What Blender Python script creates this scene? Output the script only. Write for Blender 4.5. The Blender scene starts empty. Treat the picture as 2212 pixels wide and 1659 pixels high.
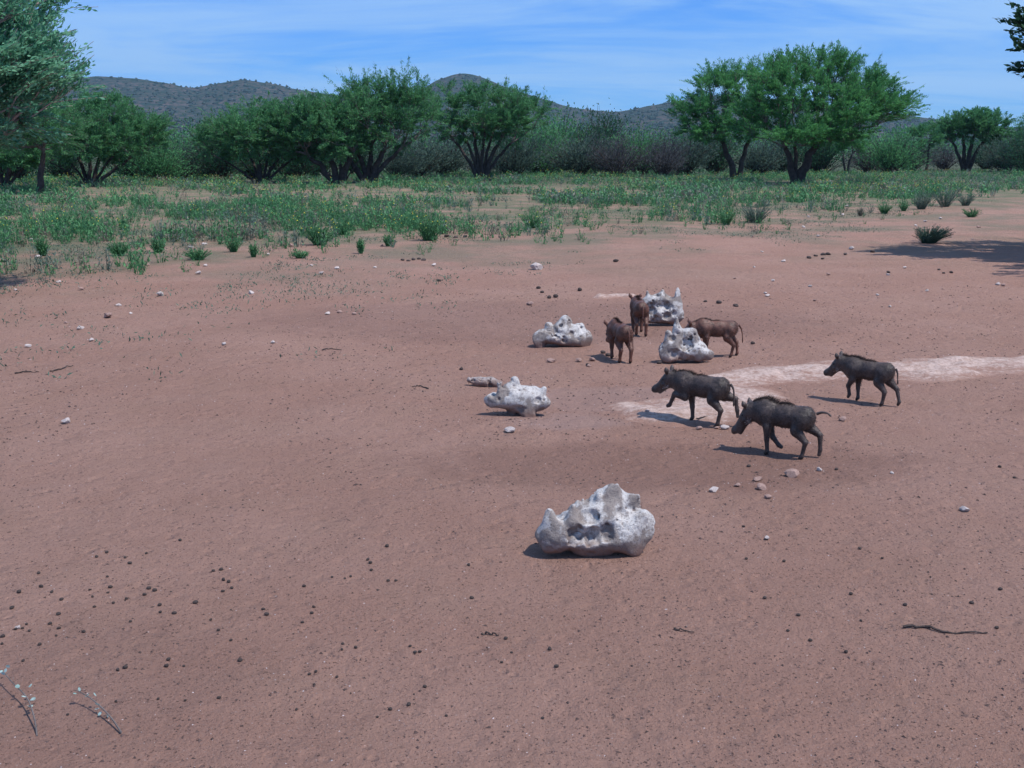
import bpy, math, random
import numpy as np
from mathutils import Vector, Matrix

SC = bpy.context.scene
COL = SC.collection
R = math.radians

# ------------------------------------------------------------------ camera
CAM_H, PITCH, FPX = 1.8, R(12.03), 1098.0
cam_d = bpy.data.cameras.new('trail_camera')
cam = bpy.data.objects.new('trail_camera', cam_d)
COL.objects.link(cam)
cam.location = (0, 0, CAM_H)
cam.rotation_euler = (R(90) - PITCH, 0, 0)
cam_d.sensor_width = 36.0
cam_d.lens = 36.0 * FPX / 1024.0
cam_d.clip_start = 0.05
cam_d.clip_end = 20000
SC.camera = cam

# ------------------------------------------------------------------ light
SUN_EL, SUN_AZ = R(62), R(-25)            # azimuth measured from +x (picture right) towards +y
sun_vec = Vector((math.cos(SUN_EL) * math.cos(SUN_AZ), math.cos(SUN_EL) * math.sin(SUN_AZ), math.sin(SUN_EL)))
sd = bpy.data.lights.new('sun', 'SUN')
sd.energy = 5.0
sd.angle = R(0.5)
sd.color = (1.0, 0.95, 0.90)
so = bpy.data.objects.new('sun', sd)
COL.objects.link(so)
so.rotation_euler = sun_vec.to_track_quat('Z', 'Y').to_euler()
so.location = (40, -20, 80)

world = bpy.data.worlds.new('World')
SC.world = world
world.use_nodes = True
wt = world.node_tree
wt.nodes.clear()


def N(t, kind, **kw):
    n = t.nodes.new(kind)
    for k, v in kw.items():
        setattr(n, k, v)
    return n


def wire(t, a, b):
    t.links.new(a, b)


def build_world():
    t = wt
    sky = N(t, 'ShaderNodeTexSky', sky_type='NISHITA', sun_disc=False)
    sky.sun_elevation = SUN_EL
    sky.sun_rotation = R(90) - SUN_AZ
    sky.altitude = 1400
    sky.air_density = 1.0
    sky.dust_density = 0.9
    sky.ozone_density = 3.0
    tint = N(t, 'ShaderNodeMix', data_type='RGBA', blend_type='MULTIPLY')
    tint.inputs[0].default_value = 1.0
    wire(t, sky.outputs[0], tint.inputs[6])
    tint.inputs[7].default_value = (0.36, 1.10, 2.35, 1)
    tc = N(t, 'ShaderNodeTexCoord')
    sep = N(t, 'ShaderNodeSeparateXYZ')
    wire(t, tc.outputs['Generated'], sep.inputs[0])
    za = N(t, 'ShaderNodeMath', operation='MAXIMUM')
    wire(t, sep.outputs[2], za.inputs[0]); za.inputs[1].default_value = 0.0
    zb = N(t, 'ShaderNodeMath', operation='ADD')
    wire(t, za.outputs[0], zb.inputs[0]); zb.inputs[1].default_value = 0.16
    dx = N(t, 'ShaderNodeMath', operation='DIVIDE'); wire(t, sep.outputs[0], dx.inputs[0]); wire(t, zb.outputs[0], dx.inputs[1])
    dy = N(t, 'ShaderNodeMath', operation='DIVIDE'); wire(t, sep.outputs[1], dy.inputs[0]); wire(t, zb.outputs[0], dy.inputs[1])
    cmb = N(t, 'ShaderNodeCombineXYZ'); wire(t, dx.outputs[0], cmb.inputs[0]); wire(t, dy.outputs[0], cmb.inputs[1])
    mp = N(t, 'ShaderNodeMapping'); wire(t, cmb.outputs[0], mp.inputs[0])
    mp.inputs['Rotation'].default_value = (0, 0, R(-38)); mp.inputs['Scale'].default_value = (0.5, 1.25, 1)
    mp.inputs['Location'].default_value = (0.9, 2.1, 0)
    n1 = N(t, 'ShaderNodeTexNoise'); n1.inputs['Scale'].default_value = 1.15; n1.inputs['Detail'].default_value = 7
    n1.inputs['Roughness'].default_value = 0.6; n1.inputs['Distortion'].default_value = 0.9
    wire(t, mp.outputs[0], n1.inputs['Vector'])
    ramp = N(t, 'ShaderNodeMapRange', interpolation_type='SMOOTHSTEP')
    ramp.inputs['From Min'].default_value = 0.30; ramp.inputs['From Max'].default_value = 0.64
    ramp.inputs['To Max'].default_value = 0.8
    wire(t, n1.outputs[0], ramp.inputs['Value'])
    cl = N(t, 'ShaderNodeMix', data_type='RGBA')
    wire(t, ramp.outputs[0], cl.inputs[0]); wire(t, tint.outputs[2], cl.inputs[6])
    cl.inputs[7].default_value = (5.9, 9.3, 14.2, 1)
    bg = N(t, 'ShaderNodeBackground'); bg.inputs['Strength'].default_value = 0.074
    wire(t, cl.outputs[2], bg.inputs[0])
    out = N(t, 'ShaderNodeOutputWorld')
    wire(t, bg.outputs[0], out.inputs[0])


build_world()
SC.view_settings.view_transform = 'Standard'
SC.view_settings.look = 'None'
SC.view_settings.exposure = 0.0
SC.view_settings.gamma = 1.0
SC.view_settings.use_curve_mapping = False
SC.cycles.max_bounces = 5
SC.cycles.diffuse_bounces = 2
SC.cycles.transmission_bounces = 3
SC.cycles.transparent_max_bounces = 4
SC.cycles.volume_bounces = 0

# ------------------------------------------------------------------ helpers
rng = np.random.default_rng(7)


def hash3(ix, iy, iz, seed):
    n = (ix.astype(np.int64) * 374761393 + iy.astype(np.int64) * 668265263 + iz.astype(np.int64) * 2147483647 % 1274126177
         + seed * 974711) & 0xFFFFFFFF
    n = ((n ^ (n >> 13)) * 1274126177) & 0xFFFFFFFF
    n = ((n ^ (n >> 15)) * 2246822519) & 0xFFFFFFFF
    n = n ^ (n >> 16)
    return (n & 0xFFFFFF).astype(np.float32) / 16777215.0


def vnoise(x, y, z=None, seed=0):
    """value noise in [-1, 1]"""
    x = np.asarray(x, np.float64); y = np.asarray(y, np.float64)
    z = np.zeros_like(x) if z is None else np.asarray(z, np.float64)
    ix, iy, iz = np.floor(x).astype(np.int64), np.floor(y).astype(np.int64), np.floor(z).astype(np.int64)
    fx, fy, fz = x - ix, y - iy, z - iz
    fx = fx * fx * (3 - 2 * fx); fy = fy * fy * (3 - 2 * fy); fz = fz * fz * (3 - 2 * fz)
    r = 0
    for a in (0, 1):
        for b in (0, 1):
            for c in (0, 1):
                w = (fx if a else 1 - fx) * (fy if b else 1 - fy) * (fz if c else 1 - fz)
                r = r + w * hash3(ix + a, iy + b, iz + c, seed)
    return r * 2 - 1


def sstep(a, b, x):
    t = np.clip((x - a) / (b - a), 0, 1)
    return t * t * (3 - 2 * t)


def ground_z(x, y):
    x = np.asarray(x, np.float64); y = np.asarray(y, np.float64)
    d = np.sqrt(x * x + y * y)
    near = 1 - sstep(14, 40, d)
    h = 0.030 * vnoise(x / 2.6, y / 2.6, seed=1) + 0.05 * vnoise(x / 9, y / 9, seed=2) * sstep(8, 20, d)
    h = h + near * (0.010 * vnoise(x / 0.55, y / 0.55, seed=3) + 0.006 * vnoise(x / 0.17, y / 0.17, seed=4)
                    + 0.0028 * vnoise(x / 0.07, y / 0.07, seed=5))
    # trampled hollow in front of the walking animals
    h = h - 0.035 * np.exp(-(((x - 0.9) / 1.1) ** 2 + ((y - 6.2) / 0.45) ** 2))
    return h


def gp(u, v, z=0.0):
    """ground point seen at (u, v) of the photograph (2212 px wide)"""
    k = 1024.0 / 2212.0
    px, py = u * k - 512.0, v * k - 384.0
    d = Vector((px / FPX, 1.0, -py / FPX))
    c, s = math.cos(-PITCH), math.sin(-PITCH)
    d = Vector((d.x, d.y * c - d.z * s, d.y * s + d.z * c))
    t = (z - CAM_H) / d.z
    return Vector((d.x * t, d.y * t, z))


def gpz(u, v):
    p = gp(u, v)
    p.z = float(ground_z(p.x, p.y))
    return p


class MB:
    """collects vertices, faces and a per-face tone; builds ONE mesh"""
    def __init__(self):
        self.v, self.f, self.t, self.n, self.mi = [], [], [], 0, []

    def add(self, verts, faces, tone=0.5, mi=0):
        verts = np.asarray(verts, np.float32).reshape(-1, 3)
        faces = np.asarray(faces, np.int64)
        if len(faces) == 0:
            return
        self.v.append(verts); self.f.append(faces + self.n); self.n += len(verts)
        tn = np.full(len(faces), tone, np.float32) if np.isscalar(tone) else np.asarray(tone, np.float32)
        self.t.append(tn); self.mi.append(np.full(len(faces), mi, np.int32))

    def tube(self, pts, radii, n=6, tone=0.5, cap=True, mi=0):
        pts = np.asarray(pts, np.float64); m = len(pts)
        radii = np.broadcast_to(np.asarray(radii, np.float64), (m,))
        tan = np.gradient(pts, axis=0)
        tan /= np.linalg.norm(tan, axis=1, keepdims=True) + 1e-9
        ref = np.array([0.31, 0.17, 0.93]) if abs(tan[0, 2]) < 0.9 else np.array([1.0, 0.1, 0.05])
        a = np.cross(tan, ref); a /= np.linalg.norm(a, axis=1, keepdims=True) + 1e-9
        b = np.cross(tan, a)
        ang = np.arange(n) * 2 * math.pi / n
        vs = pts[:, None] + radii[:, None, None] * (a[:, None] * np.cos(ang)[None, :, None] + b[:, None] * np.sin(ang)[None, :, None])
        i = np.arange(m - 1)[:, None] * n; j = np.arange(n)[None]
        j2 = (j + 1) % n
        fs = np.stack([i + j, i + j2, i + n + j2, i + n + j], -1).reshape(-1, 4)
        vv = vs.reshape(-1, 3)
        self.add(vv, fs, tone, mi)
        if cap:
            k = np.arange(1, n - 1)
            self.add(vs[-1], np.stack([k * 0, k, k + 1], -1), tone, mi)
            self.add(vs[0], np.stack([k * 0, k + 1, k], -1), tone, mi)

    def mesh(self, name, smooth=False):
        me = bpy.data.meshes.new(name)
        if not self.v:
            return me
        v = np.concatenate(self.v)
        loops = np.concatenate([f.ravel() for f in self.f]).astype(np.int32)
        sizes = np.concatenate([np.full(len(f), f.shape[1], np.int32) for f in self.f])
        starts = np.concatenate([[0], np.cumsum(sizes)[:-1]]).astype(np.int32)
        me.vertices.add(len(v)); me.vertices.foreach_set('co', v.ravel())
        me.loops.add(len(loops)); me.loops.foreach_set('vertex_index', loops)
        me.polygons.add(len(sizes)); me.polygons.foreach_set('loop_start', starts)
        me.polygons.foreach_set('material_index', np.concatenate(self.mi))
        me.polygons.foreach_set('use_smooth', np.full(len(sizes), smooth, bool))
        at = me.attributes.new('tone', 'FLOAT', 'FACE')
        at.data.foreach_set('value', np.concatenate(self.t).astype(np.float32))
        me.update(calc_edges=True); me.validate()
        return me

    def build(self, name, mat, parent=None, smooth=False, loc=None):
        me = self.mesh(name, smooth)
        for m in (mat if isinstance(mat, (list, tuple)) else [mat]):
            me.materials.append(m)
        o = bpy.data.objects.new(name, me); COL.objects.link(o)
        if parent is not None:
            o.parent = parent
        if loc is not None:
            o.location = loc
        return o


def tag(o, label=None, cat=None, group=None, kind=None):
    for k, val in (('label', label), ('category', cat), ('group', group), ('kind', kind)):
        if val:
            o[k] = val
    return o


def empty(name, loc, rz=0.0):
    o = bpy.data.objects.new(name, None); COL.objects.link(o)
    o.empty_display_size = 0.1
    o.location = loc; o.rotation_euler = (0, 0, rz)
    return o


def copy_tree(o, parent=None):
    c = o.copy(); COL.objects.link(c)
    if parent is not None:
        c.parent = parent
    for ch in list(o.children):
        copy_tree(ch, c)
    return c


def surface_nets(f, org, h):
    """naive surface nets of the zero level of f; returns vertices, quads"""
    nx, ny, nz = f.shape
    s = f < 0
    cnt = np.zeros((nx - 1, ny - 1, nz - 1), np.int16)
    acc = np.zeros((nx - 1, ny - 1, nz - 1, 3), np.float32)
    ext = [(slice(0, -1), slice(1, None))] * 3
    for ax in range(3):
        o1, o2 = [a for a in range(3) if a != ax]
        for p in (0, 1):
            for q in (0, 1):
                sl0 = [None] * 3; sl1 = [None] * 3
                sl0[ax] = slice(0, -1); sl1[ax] = slice(1, None)
                sl0[o1] = sl1[o1] = slice(1, None) if p else slice(0, -1)
                sl0[o2] = sl1[o2] = slice(1, None) if q else slice(0, -1)
                a, b = f[tuple(sl0)], f[tuple(sl1)]
                ch = (a < 0) != (b < 0)
                t = np.where(ch, a / np.where(ch, a - b, 1), 0)
                cnt += ch
                acc[..., ax] += t
                acc[..., o1] += ch * p
                acc[..., o2] += ch * q
    act = cnt > 0
    idx = np.full(act.shape, -1, np.int64)
    cells = np.argwhere(act)
    idx[act] = np.arange(len(cells))
    v = (cells + acc[act] / cnt[act][:, None]) * h + np.asarray(org)
    quads = []
    for ax in range(3):
        o1, o2 = (ax + 1) % 3, (ax + 2) % 3
        sl0 = [slice(1, -1)] * 3; sl1 = [slice(1, -1)] * 3
        sl0[ax] = slice(0, -1); sl1[ax] = slice(1, None)
        a, b = s[tuple(sl0)], s[tuple(sl1)]
        ch = np.argwhere(a != b)
        if len(ch) == 0:
            continue
        flip = a[a != b]
        off = np.ones(3, int); off[ax] = 0
        c = ch + off

        def cell(d1, d2):
            k = c.copy(); k[:, o1] -= d1; k[:, o2] -= d2
            return idx[k[:, 0], k[:, 1], k[:, 2]]
        q = np.stack([cell(1, 1), cell(0, 1), cell(0, 0), cell(1, 0)], -1)
        q[~flip] = q[~flip][:, ::-1]
        quads.append(q)
    q = np.concatenate(quads)
    return v, q[(q >= 0).all(1)]


def cone_sdf(P, a, b, ra, rb, sq=(1, 1, 1)):
    a = np.asarray(a, np.float32); b = np.asarray(b, np.float32)
    ba = b - a
    L2 = float(ba @ ba) + 1e-9
    pa = P - a
    t = np.clip((pa @ ba) / L2, 0, 1)
    q = (pa - t[..., None] * ba) / np.asarray(sq, np.float32)
    return (np.sqrt((q * q).sum(-1)) - (ra + (rb - ra) * t)) * min(sq)


def smin(a, b, k):
    h = np.clip(0.5 + 0.5 * (b - a) / k, 0, 1)
    return b + (a - b) * h - k * h * (1 - h)


def grid(lo, hi, h):
    ax = [np.arange(lo[i], hi[i] + h, h, dtype=np.float32) for i in range(3)]
    return np.stack(np.meshgrid(*ax, indexing='ij'), -1)


# ------------------------------------------------------------------ materials
def new_mat(name):
    m = bpy.data.materials.new(name); m.use_nodes = True
    t = m.node_tree
    return m, t, t.nodes['Principled BSDF'], t.nodes['Material Output']


def noise(t, vec, scale, detail=4, rough=0.55, dist=0.0):
    n = N(t, 'ShaderNodeTexNoise')
    n.inputs['Scale'].default_value = scale; n.inputs['Detail'].default_value = detail
    n.inputs['Roughness'].default_value = rough; n.inputs['Distortion'].default_value = dist
    if vec is not None:
        wire(t, vec, n.inputs['Vector'])
    return n.outputs[0]


def rmap(t, val, a, b, c=0.0, d=1.0, smooth=True):
    n = N(t, 'ShaderNodeMapRange', interpolation_type='SMOOTHSTEP' if smooth else 'LINEAR')
    n.inputs['From Min'].default_value = a; n.inputs['From Max'].default_value = b
    n.inputs['To Min'].default_value = c; n.inputs['To Max'].default_value = d
    wire(t, val, n.inputs['Value'])
    return n.outputs[0]


def mix(t, fac, a, b, blend='MIX'):
    n = N(t, 'ShaderNodeMix', data_type='RGBA', blend_type=blend)
    for inp, val in ((n.inputs[0], fac), (n.inputs[6], a), (n.inputs[7], b)):
        if isinstance(val, (int, float)):
            inp.default_value = val
        elif isinstance(val, tuple):
            inp.default_value = (*val, 1) if len(val) == 3 else val
        else:
            wire(t, val, inp)
    return n.outputs[2]


def math_(t, op, a, b=None):
    n = N(t, 'ShaderNodeMath', operation=op)
    for i, val in enumerate((a, b)):
        if val is None:
            continue
        if isinstance(val, (int, float)):
            n.inputs[i].default_value = val
        else:
            wire(t, val, n.inputs[i])
    return n.outputs[0]


def bump(t, bsdf, h, strength, dist):
    b = N(t, 'ShaderNodeBump'); b.inputs['Strength'].default_value = strength; b.inputs['Distance'].default_value = dist
    wire(t, h, b.inputs['Height'])
    wire(t, b.outputs[0], bsdf.inputs['Normal'])
    return b


def leaf_mat(name, dark, light, warm=None, transl=0.45, nscale=0.9):
    m, t, b, out = new_mat(name)
    a = N(t, 'ShaderNodeAttribute', attribute_name='tone')
    g = N(t, 'ShaderNodeNewGeometry')
    nz = noise(t, g.outputs['Position'], nscale, 2)
    f = math_(t, 'ADD', math_(t, 'MULTIPLY', a.outputs['Fac'], 0.6), math_(t, 'MULTIPLY', nz, 0.4))
    c = mix(t, rmap(t, f, 0.2, 0.8), dark, light)
    if warm:
        c = mix(t, rmap(t, a.outputs['Fac'], 0.93, 0.95), c, warm)
    wire(t, c, b.inputs['Base Color'])
    b.inputs['Roughness'].default_value = 0.55
    b.inputs['Specular IOR Level'].default_value = 0.08
    tr = N(t, 'ShaderNodeBsdfTranslucent'); wire(t, c, tr.inputs[0])
    ms = N(t, 'ShaderNodeMixShader'); ms.inputs[0].default_value = transl
    wire(t, b.outputs[0], ms.inputs[1]); wire(t, tr.outputs[0], ms.inputs[2])
    wire(t, ms.outputs[0], out.inputs[0])
    return m


def plain_mat(name, c1, c2, scale=8, rough=0.85, bumpd=0.01, bscale=30, tone=False, spec=0.3):
    m, t, b, out = new_mat(name)
    tc = N(t, 'ShaderNodeTexCoord')
    f = rmap(t, noise(t, tc.outputs['Object'], scale, 5, 0.65), 0.3, 0.7)
    if tone:
        a = N(t, 'ShaderNodeAttribute', attribute_name='tone')
        f = math_(t, 'MULTIPLY', math_(t, 'ADD', f, a.outputs['Fac']), 0.6)
    wire(t, mix(t, f, c1, c2), b.inputs['Base Color'])
    b.inputs['Roughness'].default_value = rough
    b.inputs['Specular IOR Level'].default_value = spec
    bump(t, b, noise(t, tc.outputs['Object'], bscale, 5, 0.7), 0.8, bumpd)
    return m


SOIL_A, SOIL_B, SOIL_D = (0.338, 0.188, 0.140), (0.384, 0.226, 0.174), (0.286, 0.155, 0.112)


def soil_nodes(t, P):
    """the red sand, shared by the ground and by the skirts of the crust"""
    big = noise(t, P, 0.55, 4, 0.6)
    mid = noise(t, P, 3.1, 5, 0.65)
    fine = noise(t, P, 75, 3, 0.75)
    c = mix(t, rmap(t, big, 0.34, 0.66), SOIL_A, SOIL_B)
    c = mix(t, rmap(t, noise(t, P, 1.6, 6, 0.7), 0.46, 0.66, 0, 0.35), c, (0.325, 0.196, 0.143))
    c = mix(t, rmap(t, mid, 0.50, 0.80, 0, 0.55), c, SOIL_D)
    c = mix(t, rmap(t, noise(t, P, 22, 4, 0.7), 0.55, 0.71, 0, 0.52), c, (0.180, 0.106, 0.084))
    c = mix(t, rmap(t, noise(t, P, 190, 2, 0.6), 0.40, 0.60, 0.0, 0.30), c, (0.42, 0.28, 0.235))
    c = mix(t, rmap(t, fine, 0.58, 0.68, 0, 0.9), c, (0.052, 0.032, 0.030))
    c = mix(t, rmap(t, noise(t, P, 110, 2, 0.5), 0.66, 0.72, 0, 0.5), c, (0.46, 0.36, 0.33))
    return c


def ground_material():
    m, t, b, out = new_mat('red_sand')
    g = N(t, 'ShaderNodeNewGeometry')
    P = g.outputs['Position']
    c = soil_nodes(t, P)
    sep = N(t, 'ShaderNodeSeparateXYZ'); wire(t, P, sep.inputs[0])
    X, Y = sep.outputs[0], sep.outputs[1]

    def blob(cx, cy, rx, ry):
        a = math_(t, 'DIVIDE', math_(t, 'SUBTRACT', X, cx), rx)
        e = math_(t, 'DIVIDE', math_(t, 'SUBTRACT', Y, cy), ry)
        r2 = math_(t, 'ADD', math_(t, 'MULTIPLY', a, a), math_(t, 'MULTIPLY', e, e))
        r2 = math_(t, 'ADD', r2, math_(t, 'MULTIPLY', math_(t, 'SUBTRACT', noise(t, P, 2.6, 5, 0.65), 0.5), 1.6))
        return rmap(t, r2, 1.15, 0.35)
    # churned darker earth and dung dust where the animals mill about
    c = mix(t, math_(t, 'MULTIPLY', blob(0.9, 6.2, 1.7, 0.6), 0.34), c, (0.150, 0.080, 0.063))
    c = mix(t, math_(t, 'MULTIPLY', blob(0.2, 11.8, 3.6, 1.6), 0.28), c, (0.155, 0.093, 0.082))
    c = mix(t, math_(t, 'MULTIPLY', blob(-1.5, 3.5, 0.7, 0.6), 0.15), c, (0.135, 0.08, 0.07))
    # pale salt dust round the licks
    c = mix(t, math_(t, 'MULTIPLY', blob(0.35, 7.3, 0.5, 0.3), 0.4), c, (0.37, 0.26, 0.235))
    c = mix(t, math_(t, 'MULTIPLY', blob(0.75, 8.0, 0.9, 0.5), 0.35), c, (0.36, 0.25, 0.225))
    # greyer litter-covered ground under the herbs
    far = rmap(t, math_(t, 'SUBTRACT', Y, math_(t, 'MULTIPLY', X, 0.45)), 12.0, 23.0)
    patch = rmap(t, noise(t, P, 0.35, 5, 0.65), 0.40, 0.62)
    c = mix(t, math_(t, 'MULTIPLY', far, math_(t, 'MULTIPLY', patch, 0.75)), c, (0.165, 0.158, 0.112))
    belt = rmap(t, math_(t, 'SUBTRACT', Y, math_(t, 'MULTIPLY', X, 0.75)), 19.0, 30.0)
    c = mix(t, math_(t, 'MULTIPLY', belt, rmap(t, noise(t, P, 0.7, 5, 0.7), 0.36, 0.60, 0.25, 0.85)), c, (0.115, 0.140, 0.080))
    c = mix(t, rmap(t, Y, 50, 70, 0, 0.9), c, (0.060, 0.080, 0.050))
    wire(t, c, b.inputs['Base Color'])
    b.inputs['Roughness'].default_value = 0.95
    b.inputs['Specular IOR Level'].default_value = 0.12
    h = math_(t, 'ADD', math_(t, 'MULTIPLY', noise(t, P, 9, 6, 0.7), 0.8), math_(t, 'MULTIPLY', noise(t, P, 45, 5, 0.8), 0.8))
    vo = N(t, 'ShaderNodeTexVoronoi'); vo.inputs['Scale'].default_value = 7.5; vo.inputs['Randomness'].default_value = 1
    wire(t, P, vo.inputs['Vector'])
    h = math_(t, 'ADD', h, rmap(t, vo.outputs['Distance'], 0.0, 0.40, 0, 0.5))
    v2 = N(t, 'ShaderNodeTexVoronoi'); v2.inputs['Scale'].default_value = 11.0; wire(t, P, v2.inputs['Vector'])
    pits = math_(t, 'MULTIPLY', rmap(t, v2.outputs['Distance'], 0.10, 0.26, 0, 0.4), rmap(t, noise(t, P, 1.3, 3, 0.6), 0.42, 0.58))
    h = math_(t, 'ADD', h, pits)
    bump(t, b, h, 0.9, 0.05)
    return m


def salt_material():
    m, t, b, out = new_mat('lick_salt')
    tc = N(t, 'ShaderNodeTexCoord'); P = tc.outputs['Object']
    g = N(t, 'ShaderNodeNewGeometry')
    sep = N(t, 'ShaderNodeSeparateXYZ'); wire(t, P, sep.inputs[0])
    n1 = noise(t, P, 9, 5, 0.6); n2 = noise(t, P, 38, 5, 0.7); n3 = noise(t, P, 120, 3, 0.7)
    c = mix(t, rmap(t, n1, 0.44, 0.54), (0.50, 0.475, 0.455), (0.24, 0.205, 0.185))
    c = mix(t, rmap(t, n2, 0.50, 0.68, 0, 0.8), c, (0.165, 0.135, 0.13))
    c = mix(t, rmap(t, n3, 0.56, 0.68, 0, 0.75), c, (0.075, 0.06, 0.06))
    # red soil baked on to the foot of each block
    foot = math_(t, 'ADD', sep.outputs[2], math_(t, 'MULTIPLY', math_(t, 'SUBTRACT', n1, 0.5), 0.16))
    c = mix(t, rmap(t, foot, 0.10, 0.02, 0, 0.9), c, (0.20, 0.115, 0.09))
    # hollows keep dust and carry painted-in shade, licked edges are clean
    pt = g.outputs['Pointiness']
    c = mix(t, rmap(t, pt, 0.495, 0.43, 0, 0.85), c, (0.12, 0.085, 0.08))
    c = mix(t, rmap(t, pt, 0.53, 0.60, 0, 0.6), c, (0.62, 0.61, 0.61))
    wire(t, c, b.inputs['Base Color'])
    wire(t, rmap(t, n1, 0.35, 0.6, 0.28, 0.75), b.inputs['Roughness'])
    b.inputs['Specular IOR Level'].default_value = 0.45
    h = math_(t, 'ADD', n2, math_(t, 'MULTIPLY', n3, 0.5))
    bump(t, b, h, 0.7, 0.012)
    return m


def crust_material():
    m, t, b, out = new_mat('pale_crust')
    g = N(t, 'ShaderNodeNewGeometry'); P = g.outputs['Position']
    soil = soil_nodes(t, P)
    mp = N(t, 'ShaderNodeMapping'); wire(t, P, mp.inputs[0]); mp.inputs['Scale'].default_value = (1.0, 2.6, 1)
    mp.inputs['Rotation'].default_value = (0, 0, R(-14))
    n1 = noise(t, mp.outputs[0], 3.2, 7, 0.68, 0.6)
    c = mix(t, rmap(t, noise(t, P, 26, 5, 0.7), 0.35, 0.7), (0.66, 0.51, 0.45), (0.40, 0.27, 0.22))
    att = N(t, 'ShaderNodeAttribute', attribute_name='edge')
    f = math_(t, 'ADD', math_(t, 'ADD', math_(t, 'MULTIPLY', n1, 0.7), math_(t, 'MULTIPLY', noise(t, P, 34, 5, 0.75), 0.45)), math_(t, 'MULTIPLY', att.outputs['Fac'], 0.36))
    c = mix(t, rmap(t, f, 0.56, 0.84), soil, c)
    c = mix(t, rmap(t, noise(t, mp.outputs[0], 9, 6, 0.7), 0.50, 0.66, 0, 0.6), c, soil)
    c = mix(t, rmap(t, noise(t, P, 60, 3, 0.7), 0.62, 0.75, 0, 0.5), c, (0.24, 0.15, 0.14))
    wire(t, c, b.inputs['Base Color'])
    b.inputs['Roughness'].default_value = 0.9
    b.inputs['Specular IOR Level'].default_value = 0.15
    h = math_(t, 'ADD', noise(t, mp.outputs[0], 11, 7, 0.72), math_(t, 'MULTIPLY', noise(t, P, 60, 3, 0.7), 0.35))
    bump(t, b, h, 0.9, 0.05)
    return m


def hide_material(name, c1, c2):
    m, t, b, out = new_mat(name)
    tc = N(t, 'ShaderNodeTexCoord'); P = tc.outputs['Object']
    mp = N(t, 'ShaderNodeMapping'); wire(t, P, mp.inputs[0]); mp.inputs['Scale'].default_value = (0.35, 1, 1)
    mp.inputs['Rotation'].default_value = (0, R(25), 0)
    n = noise(t, mp.outputs[0], 170, 3, 0.7)
    n0 = noise(t, P, 9, 4, 0.6)
    c = mix(t, rmap(t, math_(t, 'ADD', math_(t, 'MULTIPLY', n, 0.5), math_(t, 'MULTIPLY', n0, 0.5)), 0.40, 0.58), c1, c2)
    c = mix(t, rmap(t, noise(t, P, 5, 4, 0.65), 0.52, 0.72, 0, 0.45), c, (0.115, 0.074, 0.062))
    sep = N(t, 'ShaderNodeSeparateXYZ'); wire(t, P, sep.inputs[0])
    c = mix(t, rmap(t, math_(t, 'ADD', sep.outputs[2], math_(t, 'MULTIPLY', n0, 0.03)), 0.052, 0.036), c, (0.022, 0.019, 0.019))
    c = mix(t, rmap(t, sep.outputs[0], 0.40, 0.44), c, (0.028, 0.022, 0.022))
    wire(t, c, b.inputs['Base Color'])
    b.inputs['Roughness'].default_value = 0.48
    b.inputs['Specular IOR Level'].default_value = 0.45
    bump(t, b, n, 0.55, 0.006)
    return m


def hill_material():
    m, t, b, out = new_mat('hill_scrub')
    g = N(t, 'ShaderNodeNewGeometry'); P = g.outputs['Position']
    n1 = noise(t, P, 0.006, 6, 0.6); n2 = noise(t, P, 0.09, 5, 0.7)
    c = mix(t, rmap(t, n1, 0.35, 0.65), (0.098, 0.074, 0.070), (0.056, 0.058, 0.050))
    c = mix(t, rmap(t, n2, 0.42, 0.54), c, (0.018, 0.036, 0.028))
    wire(t, c, b.inputs['Base Color']); b.inputs['Roughness'].default_value = 1
    b.inputs['Specular IOR Level'].default_value = 0
    return m


M = {}
M['ground'] = ground_material()
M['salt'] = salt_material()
M['crust'] = crust_material()
M['hill'] = hill_material()
M['hill_bush'] = leaf_mat('hill_bush_leaf', (0.014, 0.030, 0.022), (0.032, 0.055, 0.038), None, 0.0, 0.02)
M['hog_grey'] = hide_material('grey_brown_hide', (0.024, 0.0175, 0.016), (0.082, 0.058, 0.050))
M['hog_red'] = hide_material('red_brown_hide', (0.058, 0.024, 0.016), (0.170, 0.072, 0.048))
M['mane'] = plain_mat('dark_bristle', (0.020, 0.015, 0.014), (0.095, 0.068, 0.058), 20, 0.6, 0.001, 50, True)
M['whisker'] = plain_mat('pale_bristle', (0.35, 0.31, 0.29), (0.55, 0.50, 0.48), 20, 0.6, 0.001, 50)
M['eye'] = plain_mat('eye_dark', (0.012, 0.010, 0.010), (0.02, 0.015, 0.012), 20, 0.15, 0.0005, 50, spec=0.6)
M['leaf_round'] = leaf_mat('pale_round_leaf', (0.26, 0.40, 0.36), (0.42, 0.55, 0.52), None, .25, 20)
M['bark'] = plain_mat('dark_bark', (0.035, 0.027, 0.026), (0.075, 0.058, 0.052), 5, 0.95, 0.03, 14)
M['twig'] = plain_mat('grey_twig', (0.095, 0.080, 0.076), (0.19, 0.165, 0.155), 6, 0.9, 0.005, 30)
M['twig_pale'] = plain_mat('pale_thorn_twig', (0.24, 0.21, 0.20), (0.40, 0.36, 0.35), 6, 0.9, 0.005, 30)
M['leaf'] = leaf_mat('acacia_leaf', (0.048, 0.160, 0.064), (0.135, 0.350, 0.145), None)
M['leaf_bright'] = leaf_mat('bright_acacia_leaf', (0.048, 0.180, 0.062), (0.140, 0.390, 0.130), None)
M['leaf_grey'] = leaf_mat('blue_grey_leaf', (0.070, 0.230, 0.145), (0.210, 0.480, 0.310), None)
M['leaf_dark'] = leaf_mat('deep_leaf', (0.020, 0.062, 0.036), (0.055, 0.140, 0.075), None)
M['scrub'] = leaf_mat('grey_scrub_leaf', (0.050, 0.085, 0.068), (0.115, 0.180, 0.140), None)
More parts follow.
